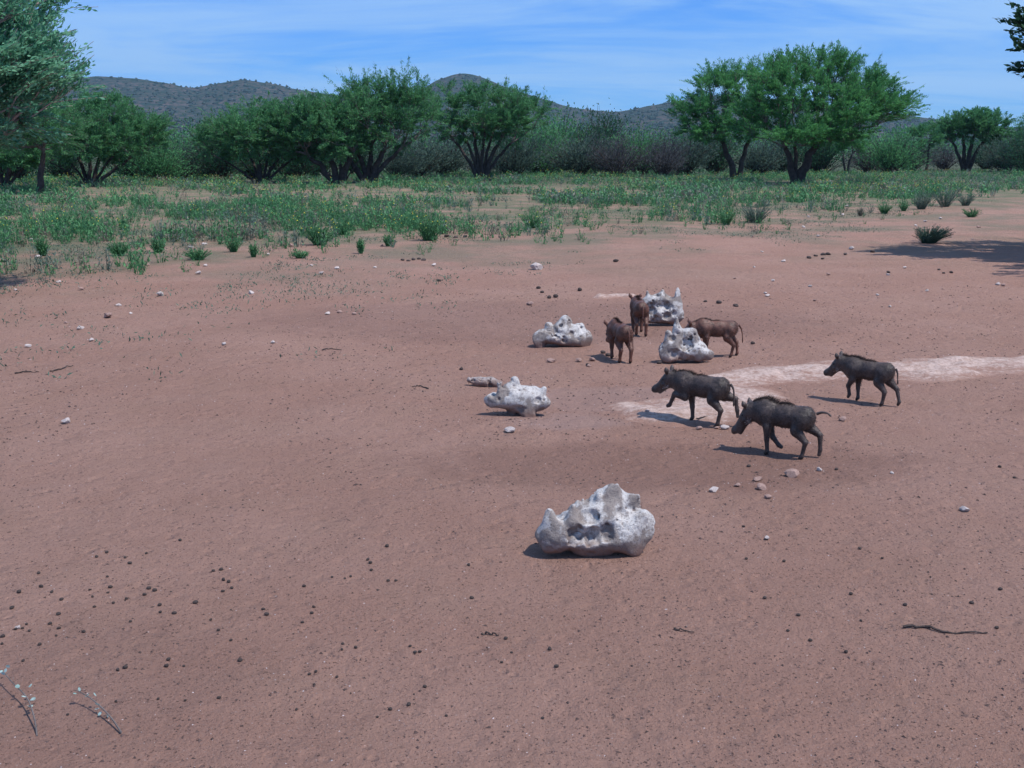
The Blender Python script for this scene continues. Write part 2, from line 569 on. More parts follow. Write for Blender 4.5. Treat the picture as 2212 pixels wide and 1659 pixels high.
M['scrub_purple'] = leaf_mat('bare_scrub', (0.052, 0.056, 0.064), (0.125, 0.128, 0.140), None)
M['scrub_green'] = leaf_mat('creeping_leaf', (0.05, 0.095, 0.068), (0.11, 0.185, 0.135), None, .2, .8)
M['forb'] = leaf_mat('herb_leaf', (0.048, 0.152, 0.064), (0.135, 0.325, 0.140), None, 0.25, 0.5)
M['forb_pale'] = leaf_mat('silver_herb_leaf', (0.09, 0.135, 0.105), (0.20, 0.27, 0.22), None, 0.25, 0.5)
M['straw'] = leaf_mat('dry_grass', (0.13, 0.125, 0.095), (0.26, 0.24, 0.19), None, 0.25, 0.5)
M['petal'] = plain_mat('yellow_petal', (0.55, 0.46, 0.03), (0.66, 0.58, 0.05), 5, 0.7, 0.001, 50)
M['stone_pale'] = plain_mat('pale_stone', (0.34, 0.28, 0.26), (0.58, 0.51, 0.48), 20, 0.85, 0.004, 60)
M['stone_pink'] = plain_mat('pink_stone', (0.25, 0.155, 0.13), (0.39, 0.27, 0.23), 16, 0.9, 0.004, 60)
M['dung'] = plain_mat('dry_dung', (0.038, 0.029, 0.027), (0.095, 0.072, 0.066), 30, 0.9, 0.006, 90)
M['crumb'] = plain_mat('litter_crumb', (0.042, 0.031, 0.029), (0.13, 0.082, 0.072), 30, 0.95, 0.002, 90, True)
M['grit'] = plain_mat('quartz_grit', (0.42, 0.34, 0.33), (0.62, 0.55, 0.55), 30, 0.8, 0.002, 90)


# ------------------------------------------------------------------ ground
def build_ground():
    def axis(lo, hi, step, far_lo, far_hi, gr=1.085):
        core = list(np.arange(lo, hi, step))
        up, s, x = [], step, hi
        while x < far_hi:
            up.append(x); s *= gr; x += s
        up.append(far_hi)
        dn, s, x = [], step, lo - step
        while x > far_lo:
            dn.append(x); s *= gr; x -= s
        dn.append(far_lo)
        return np.array(dn[::-1] + core + up)
    xs = axis(-4.2, 4.2, 0.048, -5200, 5200, 1.11)
    ys = axis(2.4, 10.5, 0.042, -400, 5200, 1.085)
    X, Y = np.meshgrid(xs, ys)
    Z = ground_z(X, Y)
    nx, ny = len(xs), len(ys)
    i = np.arange(ny - 1)[:, None] * nx + np.arange(nx - 1)[None]
    f = np.stack([i, i + 1, i + nx + 1, i + nx], -1).reshape(-1, 4)
    mb = MB(); mb.add(np.stack([X, Y, Z], -1), f)
    o = mb.build('ground', M['ground'], smooth=True)
    tag(o, 'flat bare red-brown sandy clearing running back to the bush', None, None, 'structure')


build_ground()

# ------------------------------------------------------------------ hills
RIDGE = [(-900, 215), (-500, 180), (-200, 190), (0, 178), (180, 168), (250, 164), (340, 171), (440, 191), (500, 179), (545, 170), (610, 182),
         (680, 197), (760, 208), (850, 222), (905, 205), (950, 172), (1000, 157), (1040, 165), (1100, 190), (1170, 214), (1240, 235),
         (1320, 243), (1390, 230), (1440, 220), (1520, 205), (1620, 212), (1760, 226), (1850, 240), (1960, 252), (2212, 285), (2500, 300), (3200, 310)]


def build_hills():
    k = 1024 / 2212
    us = np.array([r[0] for r in RIDGE]) * k - 512
    el = []
    for u, v in RIDGE:
        py = v * k - 384
        a = math.atan2(-py, FPX) - PITCH
        el.append(math.tan(a))
    az = np.linspace(us[0], us[-1], 520)
    e = np.interp(az, us, el)
    ker = np.hanning(9); ker /= ker.sum()
    e = np.convolve(np.pad(e, 4, mode='edge'), ker, 'valid')
    dirx = az / (FPX * math.cos(PITCH) * 1.02)
    rs = np.concatenate([np.linspace(900, 2000, 60), np.linspace(2050, 3000, 16)])
    A, Rr = np.meshgrid(np.arange(len(az)), rs)
    DX = dirx[A]
    X = DX * Rr; Y = Rr
    H = e[A] * 2000 + CAM_H
    t = np.clip((Rr - 900) / 1100, 0, 1)
    prof = np.where(Rr <= 2000, 0.30 * t + 0.70 * t ** 2.2, 1 - 0.8 * sstep(2000, 3000, Rr))
    sp = vnoise(X / 190, Y / 330, seed=21) * 0.6 + vnoise(X / 80, Y / 120, seed=22) * 0.3
    Z = H * prof * (1 + 0.33 * sp * np.sin(np.pi * np.clip(t, 0, 1)) * (Rr < 2000))
    Z = Z + 1.2 * vnoise(X / 17, Y / 17, seed=23) * t - 2.0 * (1 - sstep(0, 0.03, t))
    # keep the skyline as seen: nothing in front may stand above the ridge line
    Z = np.where(Rr < 2000, np.minimum(Z, CAM_H + e[A] * Rr * 0.97), Z)
    Z = np.where(Rr < 910, -2.0, Z)
    n = len(az); m = len(rs)
    i = np.arange(m - 1)[:, None] * n + np.arange(n - 1)[None]
    f = np.stack([i, i + 1, i + n + 1, i + n], -1).reshape(-1, 4)
    mb = MB(); mb.add(np.stack([X, Y, Z], -1), f)
    tag(mb.build('hills', M['hill'], smooth=True), 'low blue hills dotted with scrub along the skyline', None, None, 'structure')
    # scrub dots
    cnt = 11500
    ai = rng.uniform(2, n - 3, cnt); ri = rng.uniform(2, 60.9, cnt)
    a0 = ai.astype(int); r0 = ri.astype(int)
    fa = ai - a0; fr = ri - r0

    def bil(Q):
        return (Q[r0, a0] * (1 - fa) * (1 - fr) + Q[r0, a0 + 1] * fa * (1 - fr) + Q[r0 + 1, a0] * (1 - fa) * fr + Q[r0 + 1, a0 + 1] * fa * fr)
    bx, by, bz = bil(X), bil(Y), bil(Z)
    octv = np.array([[1, 0, 0], [-1, 0, 0], [0, 1, 0], [0, -1, 0], [0, 0, 1], [0, 0, -1]], float)
    octf = np.array([[0, 2, 4], [2, 1, 4], [1, 3, 4], [3, 0, 4], [2, 0, 5], [1, 2, 5], [3, 1, 5], [0, 3, 5]])
    s = rng.uniform(1.0, 3.2, cnt)
    v = octv[None] * (1 + 0.5 * rng.normal(size=(cnt, 6, 1)).clip(-1, 1)) * s[:, None, None] * np.array([1.15, 1.15, 0.9])
    v += np.stack([bx, by, bz + s * 0.5], -1)[:, None]
    ff = octf[None] + (np.arange(cnt) * 6)[:, None, None]
    mb = MB(); mb.add(v.reshape(-1, 3), ff.reshape(-1, 3), np.repeat(rng.random(cnt), 8))
    tag(mb.build('hill_scrub', M['hill_bush']), 'dark bushes dotted over the slopes of the distant hills', None, None, 'stuff')


build_hills()


# ------------------------------------------------------------------ foliage tools
def leaves_at(mb, P, D, length, width, tones, up=0.9, r=rng):
    """P centre, D direction; one pointed leaf (quad) each"""
    n = len(P)
    D = D + r.normal(size=(n, 3)) * np.array([0.5, 0.5, 0.30])
    D /= np.linalg.norm(D, axis=1, keepdims=True) + 1e-9
    nr = r.normal(size=(n, 3)); nr[:, 2] = np.abs(nr[:, 2]) + up
    w = np.cross(D, nr); w /= np.linalg.norm(w, axis=1, keepdims=True) + 1e-9
    L = (length * r.uniform(0.6, 1.35, n))[:, None]; W = (width * r.uniform(0.6, 1.3, n))[:, None]
    v = np.stack([P - D * L * .5, P + w * W * .5, P + D * L * .5, P - w * W * .5], 1)
    f = np.arange(n * 4).reshape(n, 4)
    mb.add(v.reshape(-1, 3), f, tones)


def kmeans(P, k, r, it=5):
    C = P[r.choice(len(P), k, replace=False)].copy()
    for _ in range(it):
        d = ((P[:, None] - C[None]) ** 2).sum(-1)
        a = d.argmin(1)
        for i in range(k):
            if (a == i).any():
                C[i] = P[a == i].mean(0)
    return C, a


def bez(a, b, c, n):
    t = np.linspace(0, 1, n)[:, None]
    return (1 - t) ** 2 * a + 2 * t * (1 - t) * b + t * t * c


def make_tree(name, label, cat, group, base, env, stems, tips=420, leaf=0.135, leafw=0.055, per=60, mats=('bark', 'twig', 'leaf'),
              seed=1, trunk_r=0.16, spread=0.27, fork=0.3, floor=None, vpow=0.75, fine=True, spike=0.14, rtip=0.007, parts=('trunk', 'branches', 'crown'), flat=0.42):
    """env: ellipsoids (cx, cy, cz, rx, ry, rz) relative to base; stems: (dx, dy, fork height) in metres"""
    r = np.random.default_rng(seed)
    if fine:                                   # many slender sprays instead of thick tufts
        tips, per, spread = int(tips * 1.65), per * 0.72, spread * 0.58
        leaf, leafw = leaf * 1.08, leafw * 0.72
    env = np.array(env, float)
    vol = env[:, 3] * env[:, 4] * env[:, 5]
    vol = vol ** vpow
    pick = r.choice(len(env), tips * 3, p=vol / vol.sum())
    d = r.normal(size=(tips * 3, 3)); d /= np.linalg.norm(d, axis=1, keepdims=True)
    rad = r.random(tips * 3) ** 0.42
    rad = rad * (1 + (r.random(tips * 3) < 0.33) * r.uniform(0, spike, tips * 3))
    P = env[pick, :3] + d * rad[:, None] * env[pick, 3:6]
    lump = vnoise(P[:, 0] / 1.7 + seed, P[:, 1] / 1.7, P[:, 2] / 0.55, seed=seed)
    keep = lump > (-0.45 if fine else -0.6)
    if floor is not None:
        keep &= P[:, 2] > floor + 0.25 * r.normal(size=len(P))
    P = P[keep][:tips]
    tips = len(P)
    root = empty(name, base)
    tag(root, label, cat, group)
    k2 = max(6, tips // 13); C2, a2 = kmeans(P, k2, r)
    k1 = max(len(stems) + 1, k2 // 6); C1, a1 = kmeans(C2, k1, r)
    S = np.array(stems, float)
    cen = P.mean(0)
    forkp = np.stack([S[:, 0], S[:, 1], S[:, 2]], -1)
    br = MB(); cr = MB()
    stem_of = ((C1[:, None, :2] - forkp[None, :, :2] * 1.6) ** 2).sum(-1).argmin(1)
    cnt1 = np.array([max(1, (a1[a2] == i).sum()) for i in range(k1)])
    for si in range(len(S)):
        mine = np.where(stem_of == si)[0]
        n_t = max(8, cnt1[mine].sum() if len(mine) else 8)
        rs_ = max(0.035, trunk_r * math.sqrt(n_t / tips * len(S)) ** 0.8)
        st = MB()
        b0 = np.array([S[si, 0] * 0.12, S[si, 1] * 0.12, -0.08])
        mid = np.array([S[si, 0] * 0.45 + r.normal() * .05, S[si, 1] * 0.45, S[si, 2] * 0.55])
        pts = bez(b0, mid, forkp[si], 8)
        pts[1:-1] += r.normal(size=(6, 3)) * rs_ * 0.22
        st.tube(pts, np.linspace(rs_ * 1.25, rs_ * 0.72, 8) * np.array([1.25, 1.05, 1, 1, 1, 1, 1, 1]), 8)
        st.build(parts[0] if len(S) == 1 else 'stem', M[mats[0]], root, smooth=True)
        for c in mine:
            tgt = C1[c] * (1 - fork) + forkp[si] * fork
            tgt[2] -= 0.25 * abs(env[0, 5])
            tgt[2] = max(tgt[2], forkp[si][2] + 0.1)
            r1 = max(0.02, rs_ * 0.72 * math.sqrt(cnt1[c] / n_t) ** 0.85)
            ctl = forkp[si] + (forkp[si] - mid) * 0.5 + (tgt - forkp[si]) * 0.35
            p1 = bez(forkp[si], ctl, tgt, 6); p1[1:-1] += r.normal(size=(4, 3)) * 0.05
            br.tube(p1, np.linspace(r1, r1 * 0.6, 6), 5)
            for c2 in np.where(a1 == c)[0]:
                t2 = C2[c2] * 0.62 + tgt * 0.38
                m2 = (tgt + t2) / 2; m2[2] += 0.10 * np.linalg.norm(t2 - tgt)
                p2 = bez(tgt, m2, t2, 4); p2[1:-1] += r.normal(size=(2, 3)) * 0.04
                br.tube(p2, np.linspace(r1 * 0.42, r1 * 0.2, 4), 4, cap=False)
                for ti in np.where(a2 == c2)[0]:
                    tip = P[ti]
                    m3 = (t2 + tip) / 2 + r.normal(size=3) * 0.05
                    m3[2] += 0.10 * np.linalg.norm(tip - t2)
                    p3 = bez(t2, m3, tip + (tip - t2) * .12, 4)
                    br.tube(p3, np.linspace(max(rtip, r1 * 0.12), rtip * 0.6, 4), 3, cap=False)
                    k = int(per * r.uniform(0.5, 1.4))
                    tt = r.random(k) ** 0.5 * 1.02
                    q = (1 - tt[:, None]) ** 2 * t2 + 2 * tt[:, None] * (1 - tt[:, None]) * m3 + tt[:, None] ** 2 * tip
                    q = q + r.normal(size=(k, 3)) * spread * (1.05 - tt[:, None] * 0.75) * np.array([1, 1, flat])
                    dd = (tip - t2) / (np.linalg.norm(tip - t2) + 1e-6)
                    tone = np.clip(0.5 + 0.22 * r.normal() + 0.16 * r.normal(size=k), 0, 0.92)
                    leaves_at(cr, q, np.repeat(dd[None], k, 0), leaf, leafw, tone, r=r)
    br.build(parts[1], M[mats[1]], root)
    cr.build(parts[2], M[mats[2]], root)
    return root


def crown_env(seed, w, dpt, z0, z1, n=7, lean=0.0):
    """several overlapping flattened ellipsoids that fill a rounded spreading crown"""
    r = np.random.default_rng(seed)
    h = z1 - z0; out = [(lean, 0, z0 + h * 0.48, w * 0.46, dpt * 0.42, h * 0.46)]
    for i in range(n):
        a = i / n * 2 * math.pi + r.uniform(-.3, .3); q = r.uniform(0.5, 0.62)
        out.append((lean + math.cos(a) * w * 0.5 * q, math.sin(a) * dpt * 0.5 * q, z0 + h * r.uniform(0.3, 0.66),
                    w * r.uniform(0.18, 0.24), dpt * 0.22, h * r.uniform(0.26, 0.36)))
    for i in range(3):
        out.append((lean + r.uniform(-.2, .2) * w, r.uniform(-.15, .15) * dpt, z0 + h * 0.76, w * 0.16, dpt * 0.16, h * 0.22))
    return out


def at(u, y):
    """point on the plain at distance y that lies at picture column u"""
    x = (u * 1024 / 2212 - 512) / FPX * (y * math.cos(PITCH) + CAM_H * math.sin(PITCH))
    return Vector((x, y, float(ground_z(x, y))))


def z_at(v, y):
    """height that picture row v has at distance y"""
    return CAM_H + y * math.tan(math.atan2(384 - v * 1024 / 2212, FPX) - PITCH)


def px_m(y):
    return (y * math.cos(PITCH)) / FPX * 1024 / 2212    # metres per photo pixel (2212 wide)


def tree_px(name, label, cat, group, u_base, y, u0, u1, v_top, v_bot, stems, **kw):
    b = at(u_base, y); s = px_m(y)
    w = (u1 - u0) * s; cx = ((u0 + u1) / 2 - u_base) * s
    z1, z0 = z_at(v_top, y), z_at(v_bot, y)
    env = crown_env(kw.get('seed', 1), w, min(w, 8) * 0.8, z0, z1, lean=cx)
    env = [(e[0] * (1 if True else 0), *e[1:]) for e in env]
    return make_tree(name, label, cat, group, b, env, stems, **kw)


TG = 'acacia trees along the far edge of the clearing'
# large umbrella thorn, right of centre, shaped from the picture
y = 60.0; s = px_m(y); b = at(1720, y)


def E(u, v, ru, rv, dy=0.0, ry=None, y=60.0, ub=1720):
    q = px_m(y)
    return ((u - ub) * q, dy, z_at(v, y), ru * q, ry or ru * q * 0.9, rv * q)


make_tree('umbrella_thorn', 'tallest bright green umbrella thorn with thick forked dark trunk right of centre', 'tree', TG, b,
          [E(1740, 225, 130, 85), E(1640, 190, 75, 60, -1), E(1730, 150, 90, 52), E(1840, 150, 75, 45, 1), E(1895, 165, 50, 28, 0.6),
           E(1880, 225, 90, 40, -1), E(1940, 235, 62, 30, -0.6), E(1800, 265, 80, 48, -2), E(1700, 285, 90, 34, -2.2), E(1610, 250, 60, 50, 0.5),
           E(1800, 110, 50, 24, 0), E(1890, 200, 85, 40, .3), E(1830, 205, 90, 55, -.5), E(1770, 292, 105, 32, -.8), E(1680, 120, 60, 26, .4)],
          [(-0.75, -0.2, 1.9), (-0.1, 0.2, 2.2), (0.95, -0.1, 2.1)], tips=1600, per=72, leaf=0.135, leafw=0.054,
          mats=('bark', 'twig', 'leaf_bright'), seed=11, trunk_r=0.19, spread=0.26, spike=0.16)
y2 = 71.0
make_tree('umbrella_thorn', 'green umbrella thorn with V-shaped trunk partly behind the tallest thorn tree', 'tree', TG, at(1592, y2),
          [E(1560, 210, 105, 62, y=y2, ub=1592), E(1480, 230, 52, 40, y=y2, ub=1592), E(1560, 165, 75, 42, y=y2, ub=1592), E(1495, 285, 55, 30, -1, y=y2, ub=1592),
           E(1580, 275, 80, 36, -1, y=y2, ub=1592), E(1450, 200, 26, 18, y=y2, ub=1592), E(1640, 160, 60, 44, y=y2, ub=1592)],
          [(-1.2, 0, 2.6), (0.75, 0.1, 2.7)], tips=880, per=76, leaf=0.135, leafw=0.052, mats=('bark', 'twig', 'leaf_bright'), seed=12,
          trunk_r=0.17, spread=0.29, spike=0.2)
tree_px('acacia_tree', 'vase-shaped acacia with many slender stems standing before the pointed hill', 'tree', TG, 1040, 69, 915, 1205, 164, 326,
        [(-1.6, 0, 2.3), (-1.0, .3, 2.6), (-0.5, .4, 2.9), (0.25, -.2, 3.0), (0.7, .3, 2.8), (1.2, 0, 2.5), (1.8, 0.2, 2.2)], tips=900, per=66, seed=13, trunk_r=0.11, floor=1.8, spike=0.3)
tree_px('acacia_tree', 'tall spiky-topped acacia in the middle of the picture, left of the pointed hill', 'tree', TG, 795, 63, 670, 965, 146, 352,
        [(-1.3, 0, 1.5), (-.6, .3, 1.8), (0.2, .3, 2.0), (1.0, -.2, 1.8), (1.7, 0, 1.7)], tips=1000, per=66, seed=14, trunk_r=0.15, floor=1.1, spike=0.5)
tree_px('acacia_tree', 'dark bushy acacia just left of the tall spiky-topped acacia', 'tree', TG, 735, 62, 575, 830, 188, 360,
        [(-1.6, 0, 1.4), (-.8, .3, 1.7), (0, .3, 1.9), (0.8, -.2, 1.7), (1.4, 0, 1.5)], tips=760, per=66, seed=15, trunk_r=0.14, floor=1.0, spike=0.3)
tree_px('acacia_tree', 'broad low acacia with fan of thin stems below the long ridge', 'tree', TG, 565, 63, 408, 735, 198, 366,
        [(-2.2, 0, 1.3), (-1.5, .4, 1.5), (-.8, .4, 1.8), (-.1, -.2, 2.0), (.5, .3, 1.8), (1.2, .3, 1.6), (2.0, 0, 1.4)], tips=950, per=64, seed=16, trunk_r=0.085, floor=0.8, spike=0.22)
tree_px('acacia_tree', 'bushy many-stemmed acacia at left beside the dark-trunked tree', 'tree', TG, 195, 58, 60, 400, 182, 372,
        [(-2.0, 0, 1.2), (-1.3, .3, 1.4), (-.7, .4, 1.7), (0.1, -.1, 1.9), (.7, .3, 1.8), (1.3, .3, 1.6), (2.0, .1, 1.3)], tips=1050, per=66, seed=17, trunk_r=0.085, floor=0.7, spike=0.2)
tree_px('acacia_tree', 'acacia with a single leaning dark trunk at the left edge of the clearing', 'tree', TG, 82, 47, -90, 215, 165, 356,
        [(0.35, .1, 1.7)], tips=760, per=70, seed=18, trunk_r=0.13, floor=1.1, leaf=0.09, leafw=0.036, mats=('bark', 'twig', 'leaf'))
tree_px('acacia_tree', 'low bushy acacia at the far left edge behind the leaning dark trunk', 'tree', TG, 8, 55, -90, 130, 205, 375,
        [(-1.2, 0, 1.2), (-.3, .3, 1.5), (.6, 0, 1.5), (1.3, .2, 1.2)], tips=620, per=64, seed=26, trunk_r=0.10, floor=0.6, spike=0.2)
tree_px('acacia_tree', 'acacia with rounded umbrella crown and four stems far off at right', 'tree', TG, 2085, 98, 1985, 2205, 226, 318,
        [(-1.3, 0, 2.4), (-.3, .3, 2.8), (.4, -.2, 2.9), (1.4, 0, 2.5)], tips=900, per=60, leaf=0.17, leafw=0.07, seed=19, trunk_r=0.17, spread=0.24, floor=2.2, mats=('bark', 'twig', 'leaf'))
tree_px('acacia_tree', 'acacia cut by the right edge of the picture behind the umbrella-crowned one', 'tree', TG, 2235, 92, 2160, 2330, 228, 335,
        [(-.8, 0, 2.0), (.5, .3, 2.4)], tips=380, per=58, leaf=0.14, leafw=0.055, seed=20, trunk_r=0.15, spread=0.24, mats=('bark', 'twig', 'leaf'))
tree_px('acacia_tree', 'small light green sapling standing in the gap right of the tallest thorn tree', 'tree', TG, 1828, 84, 1785, 1880, 272, 335,
        [(-.3, 0, 1.3), (.35, .1, 1.4)], tips=170, per=50, leaf=0.13, leafw=0.05, seed=22, trunk_r=0.09, mats=('bark', 'twig', 'leaf_bright'))
tree_px('acacia_tree', 'thin single-stemmed acacia left of the far umbrella-crowned acacia', 'tree', TG, 2000, 90, 1945, 2040, 262, 325,
        [(0.1, 0, 2.3)], tips=190, per=50, leaf=0.14, leafw=0.05, seed=23, trunk_r=0.10, mats=('bark', 'twig', 'leaf'))

# two near trees that reach in from the sides
make_tree('acacia_tree', 'near blue-green acacia with pale thorny twigs hanging into the upper left corner', 'tree', 'near acacias at the sides of the clearing',
          Vector((-8.75, 14.2, 0)),
          [(0, 0, 3.5, 3.0, 2.8, 1.5), (2.3, -0.4, 3.2, 1.1, 1.5, .8), (2.4, 0.2, 3.9, 1.25, 1.4, 0.6), (2.2, 0.2, 2.4, 1.15, 1.4, 0.5), (-1.0, 0.5, 4.3, 2.0, 2.0, 1.0), (1.4, 0, 4.7, 1.6, 1.5, 0.7),
           (1.7, -.8, 2.8, 1.2, 1.2, .8), (1.6, .9, 3.3, 1.3, 1.2, .9), (2.7, 0, 2.9, .75, 1.2, .35), (1.5, -.2, 2.2, 1.3, 1.3, .4), (1.9, .3, 3.0, 1.2, 1.2, .9)],
          [(-0.6, 0, 1.4), (0.7, -.2, 1.4)], tips=1700, per=68, vpow=.22, fine=False, leaf=0.078, leafw=0.033, mats=('bark', 'twig_pale', 'leaf_grey'), seed=31, trunk_r=0.17,
          spread=0.13, spike=0.26, rtip=0.0055)
make_tree('acacia_tree', 'near acacia whose dark branch tips reach in at the upper right corner', 'tree', 'near acacias at the sides of the clearing',
          Vector((13.15, 19.2, 0)),
          [(0, 0, 3.7, 3.7, 3.2, 1.1), (-2.0, 0.2, 3.3, 1.8, 2.6, 0.8), (-2.4, 0.4, 4.3, 1.7, 2.0, 0.9), (1, 0, 4.6, 2.8, 2.4, 0.9), (-2.9, -0.3, 2.95, 1.5, 1.0, 0.22), (1.5, 0, 3.3, 3.0, 3.0, 0.8), (-4.0, -.5, 3.05, 1.2, .7, .15), (-3.8, .2, 4.2, 1.2, 1.2, .4), (-3.8, 0, 3.55, 1.2, 1.0, .22), (-3.0, -.2, 2.3, 1.2, .9, .2), (-4.1, -.2, 3.15, .9, .6, .12), (-1.5, -3.3, 3.3, 3.0, 1.9, .8), (-.6, -2.4, 3.7, 3.3, 2.2, .9), (-.2, -3.4, 3.0, 3.2, 2.0, .7), (-4.1, .1, 3.85, .9, .9, .25), (-.2, -2.0, 3.5, 3.2, 2.0, 1.0), (.8, -2.6, 3.3, 3.0, 1.6, .8)],
          [(-1.0, 0, 1.6), (0.2, .2, 1.8), (1.0, -.2, 1.6)], tips=2100, per=56, vpow=.6, fine=False, leaf=0.115, leafw=0.058, mats=('bark', 'bark', 'leaf_dark'), seed=32, trunk_r=0.19,
          spread=0.13, spike=0.2, rtip=0.005)


# ------------------------------------------------------------------ bushes behind the trees
def bush_proto(seed, h, w, mat, dens=1.0, leaf=0.13, wood='twig'):
    r = np.random.default_rng(seed)
    root = empty('thorn_bush', (0, 0, 0))
    br = MB(); cr = MB()
    n = int(120 * dens)
    for i in range(n):
        a = r.uniform(0, 6.28); q = r.random() ** 0.6
        tip = np.array([math.cos(a) * q * w / 2, math.sin(a) * q * w / 2, h * (0.30 + 0.7 * r.random()) * (1 - 0.35 * q * q)])
        b0 = np.array([tip[0] * 0.12, tip[1] * 0.12, -0.05])
        m_ = np.array([tip[0] * 0.42, tip[1] * 0.42, tip[2] * 0.62]) + r.normal(size=3) * 0.12
        p = bez(b0, m_, tip, 6)
        br.tube(p, np.linspace(0.022, 0.006, 6), 4, cap=False)
        k = int(50 * r.uniform(0.4, 1.4))
        tt = r.uniform(0.35, 1.0, k)[:, None]
        pos = (1 - tt) ** 2 * b0 + 2 * tt * (1 - tt) * m_ + tt * tt * tip + r.normal(size=(k, 3)) * np.array([.32, .32, .22])
        pos[:, 2] = np.maximum(pos[:, 2], 0.05)
        leaves_at(cr, pos, np.repeat(((tip - b0) / np.linalg.norm(tip - b0))[None], k, 0), leaf, leaf * 0.4,
                  np.clip(0.5 + 0.2 * r.normal() + 0.15 * r.normal(size=k), 0, 0.92), r=r)
    br.build('branches', M[wood], root)
    cr.build('crown', M[mat], root)
    return root


BG = 'thorn bushes filling the gaps behind the far trees'
protos = [bush_proto(41, 3.2, 4.2, 'scrub', 1.0, 0.16, 'bark'), bush_proto(42, 2.8, 4.0, 'scrub_purple', 0.8, 0.13, 'bark'), bush_proto(43, 3.6, 4.4, 'leaf_dark', 1.1, 0.15, 'bark'),
          bush_proto(44, 3.4, 4.6, 'leaf', 1.1, 0.16, 'bark')]
KIND = ['grey-green leafy thorn bush', 'bare purplish-grey thorn bush', 'dark green dense bush', 'green rounded bush']
used = set()
bush_list = [  # u, y, kind, scale, where
    (30, 66, 2, 1.0, 'behind the leaning dark trunk at far left'), (140, 70, 2, 0.9, 'between the two leftmost acacias'), (290, 69, 2, 0.95, 'right of the many-stemmed left acacia'),
    (345, 66, 3, 0.8, 'in the gap below the long ridge'), (392, 72, 0, 1.0, 'in the gap below the long ridge'), (440, 76, 3, 1.0, 'left of the broad low acacia'),
    (480, 70, 2, 0.95, 'under the left side of the broad low acacia'), (545, 74, 2, 0.9, 'behind the stems of the broad low acacia'), (630, 72, 2, 1.0, 'right of the broad low acacia'),
    (690, 75, 2, 0.95, 'behind the dark bushy acacia'), (770, 78, 2, 0.9, 'between the two middle acacia trunks'), (860, 72, 0, 0.8, 'right of the spiky-topped acacia trunk'),
    (905, 76, 0, 0.95, 'left of the vase-shaped acacia'), (960, 79, 0, 1.05, 'behind the vase-shaped acacia at its left'), (1035, 82, 1, 0.95, 'behind the stems of the vase-shaped acacia'),
    (1110, 78, 0, 1.0, 'right of the vase-shaped acacia trunk'), (1165, 84, 3, 1.15, 'to the right behind the vase-shaped acacia crown'), (1205, 90, 3, 1.35, 'below the right slope of the pointed hill'),
    (1250, 80, 0, 1.1, 'in the middle of the open bush right of centre'), (1300, 88, 2, 1.25, 'tallest in the bush right of centre'), (1335, 78, 1, 0.95, 'in front of the tall dark bush right of centre'),
    (1385, 84, 3, 1.1, 'left of the V-trunked thorn'), (1430, 78, 1, 0.9, 'below the left crown edge of the V-trunked thorn'), (1480, 82, 0, 1.0, 'under the V-trunked thorn crown'),
    (1545, 86, 2, 1.0, 'left of the V-shaped trunk'), (1640, 84, 0, 0.95, 'between the two thorn tree trunks'), (1680, 88, 2, 0.9, 'directly behind the thick forked trunk'),
    (1770, 86, 2, 1.0, 'right of the thick forked trunk'), (1880, 92, 1, 1.05, 'right of the small sapling'), (1925, 88, 3, 1.0, 'beneath the right tip of the tallest thorn'),
    (1965, 96, 0, 1.1, 'left of the thin single-stemmed acacia'), (2040, 104, 1, 1.0, 'behind the left stems of the umbrella-crowned acacia'), (2130, 106, 2, 1.0, 'behind the right stems of the umbrella-crowned acacia'),
    (2170, 94, 0, 0.95, 'near the right edge, beyond the herbs'), (2215, 86, 2, 0.9, 'cut by the right edge of the picture')]
for i, (u, yy, k, sc, wh) in enumerate(bush_list):
    o = copy_tree(protos[k]) if k in used else protos[k]
    used.add(k)
    o.location = at(u, yy); o.rotation_euler.z = (i * 2.4) % 6.28
    q = random.Random(i).uniform(0.9, 1.15)
    o.scale = (sc * 1.25, sc * 1.25, sc * q * 1.12)
    tag(o, KIND[k] + ' ' + wh, 'bush', BG)


def far_wood():
    mb = MB(); r = np.random.default_rng(51)
    n = 640
    yy = 118 + 310 * r.random(n) ** 1.5
    xx = r.uniform(-0.62, 0.62, n) * yy
    for i in range(n):
        h = r.uniform(2.6, 5.2); w = h * r.uniform(1.1, 1.6)
        k = 85
        d = r.normal(size=(k, 3)); d /= np.linalg.norm(d, axis=1, keepdims=True)
        P = d * (r.random((k, 1)) ** 0.4) * np.array([w / 2, w / 2, h * 0.42]) + np.array([xx[i], yy[i], h * 0.55])
        P = P[P[:, 2] > 0.1]
        leaves_at(mb, P, r.normal(size=P.shape), 0.50, 0.24, np.clip(0.45 + 0.2 * r.normal() + 0.15 * r.normal(size=len(P)), 0, .92), r=r)
    tag(mb.build('far_bushland', M['leaf']), 'mass of low thornveld bush stretching to the hills', None, None, 'stuff')


far_wood()

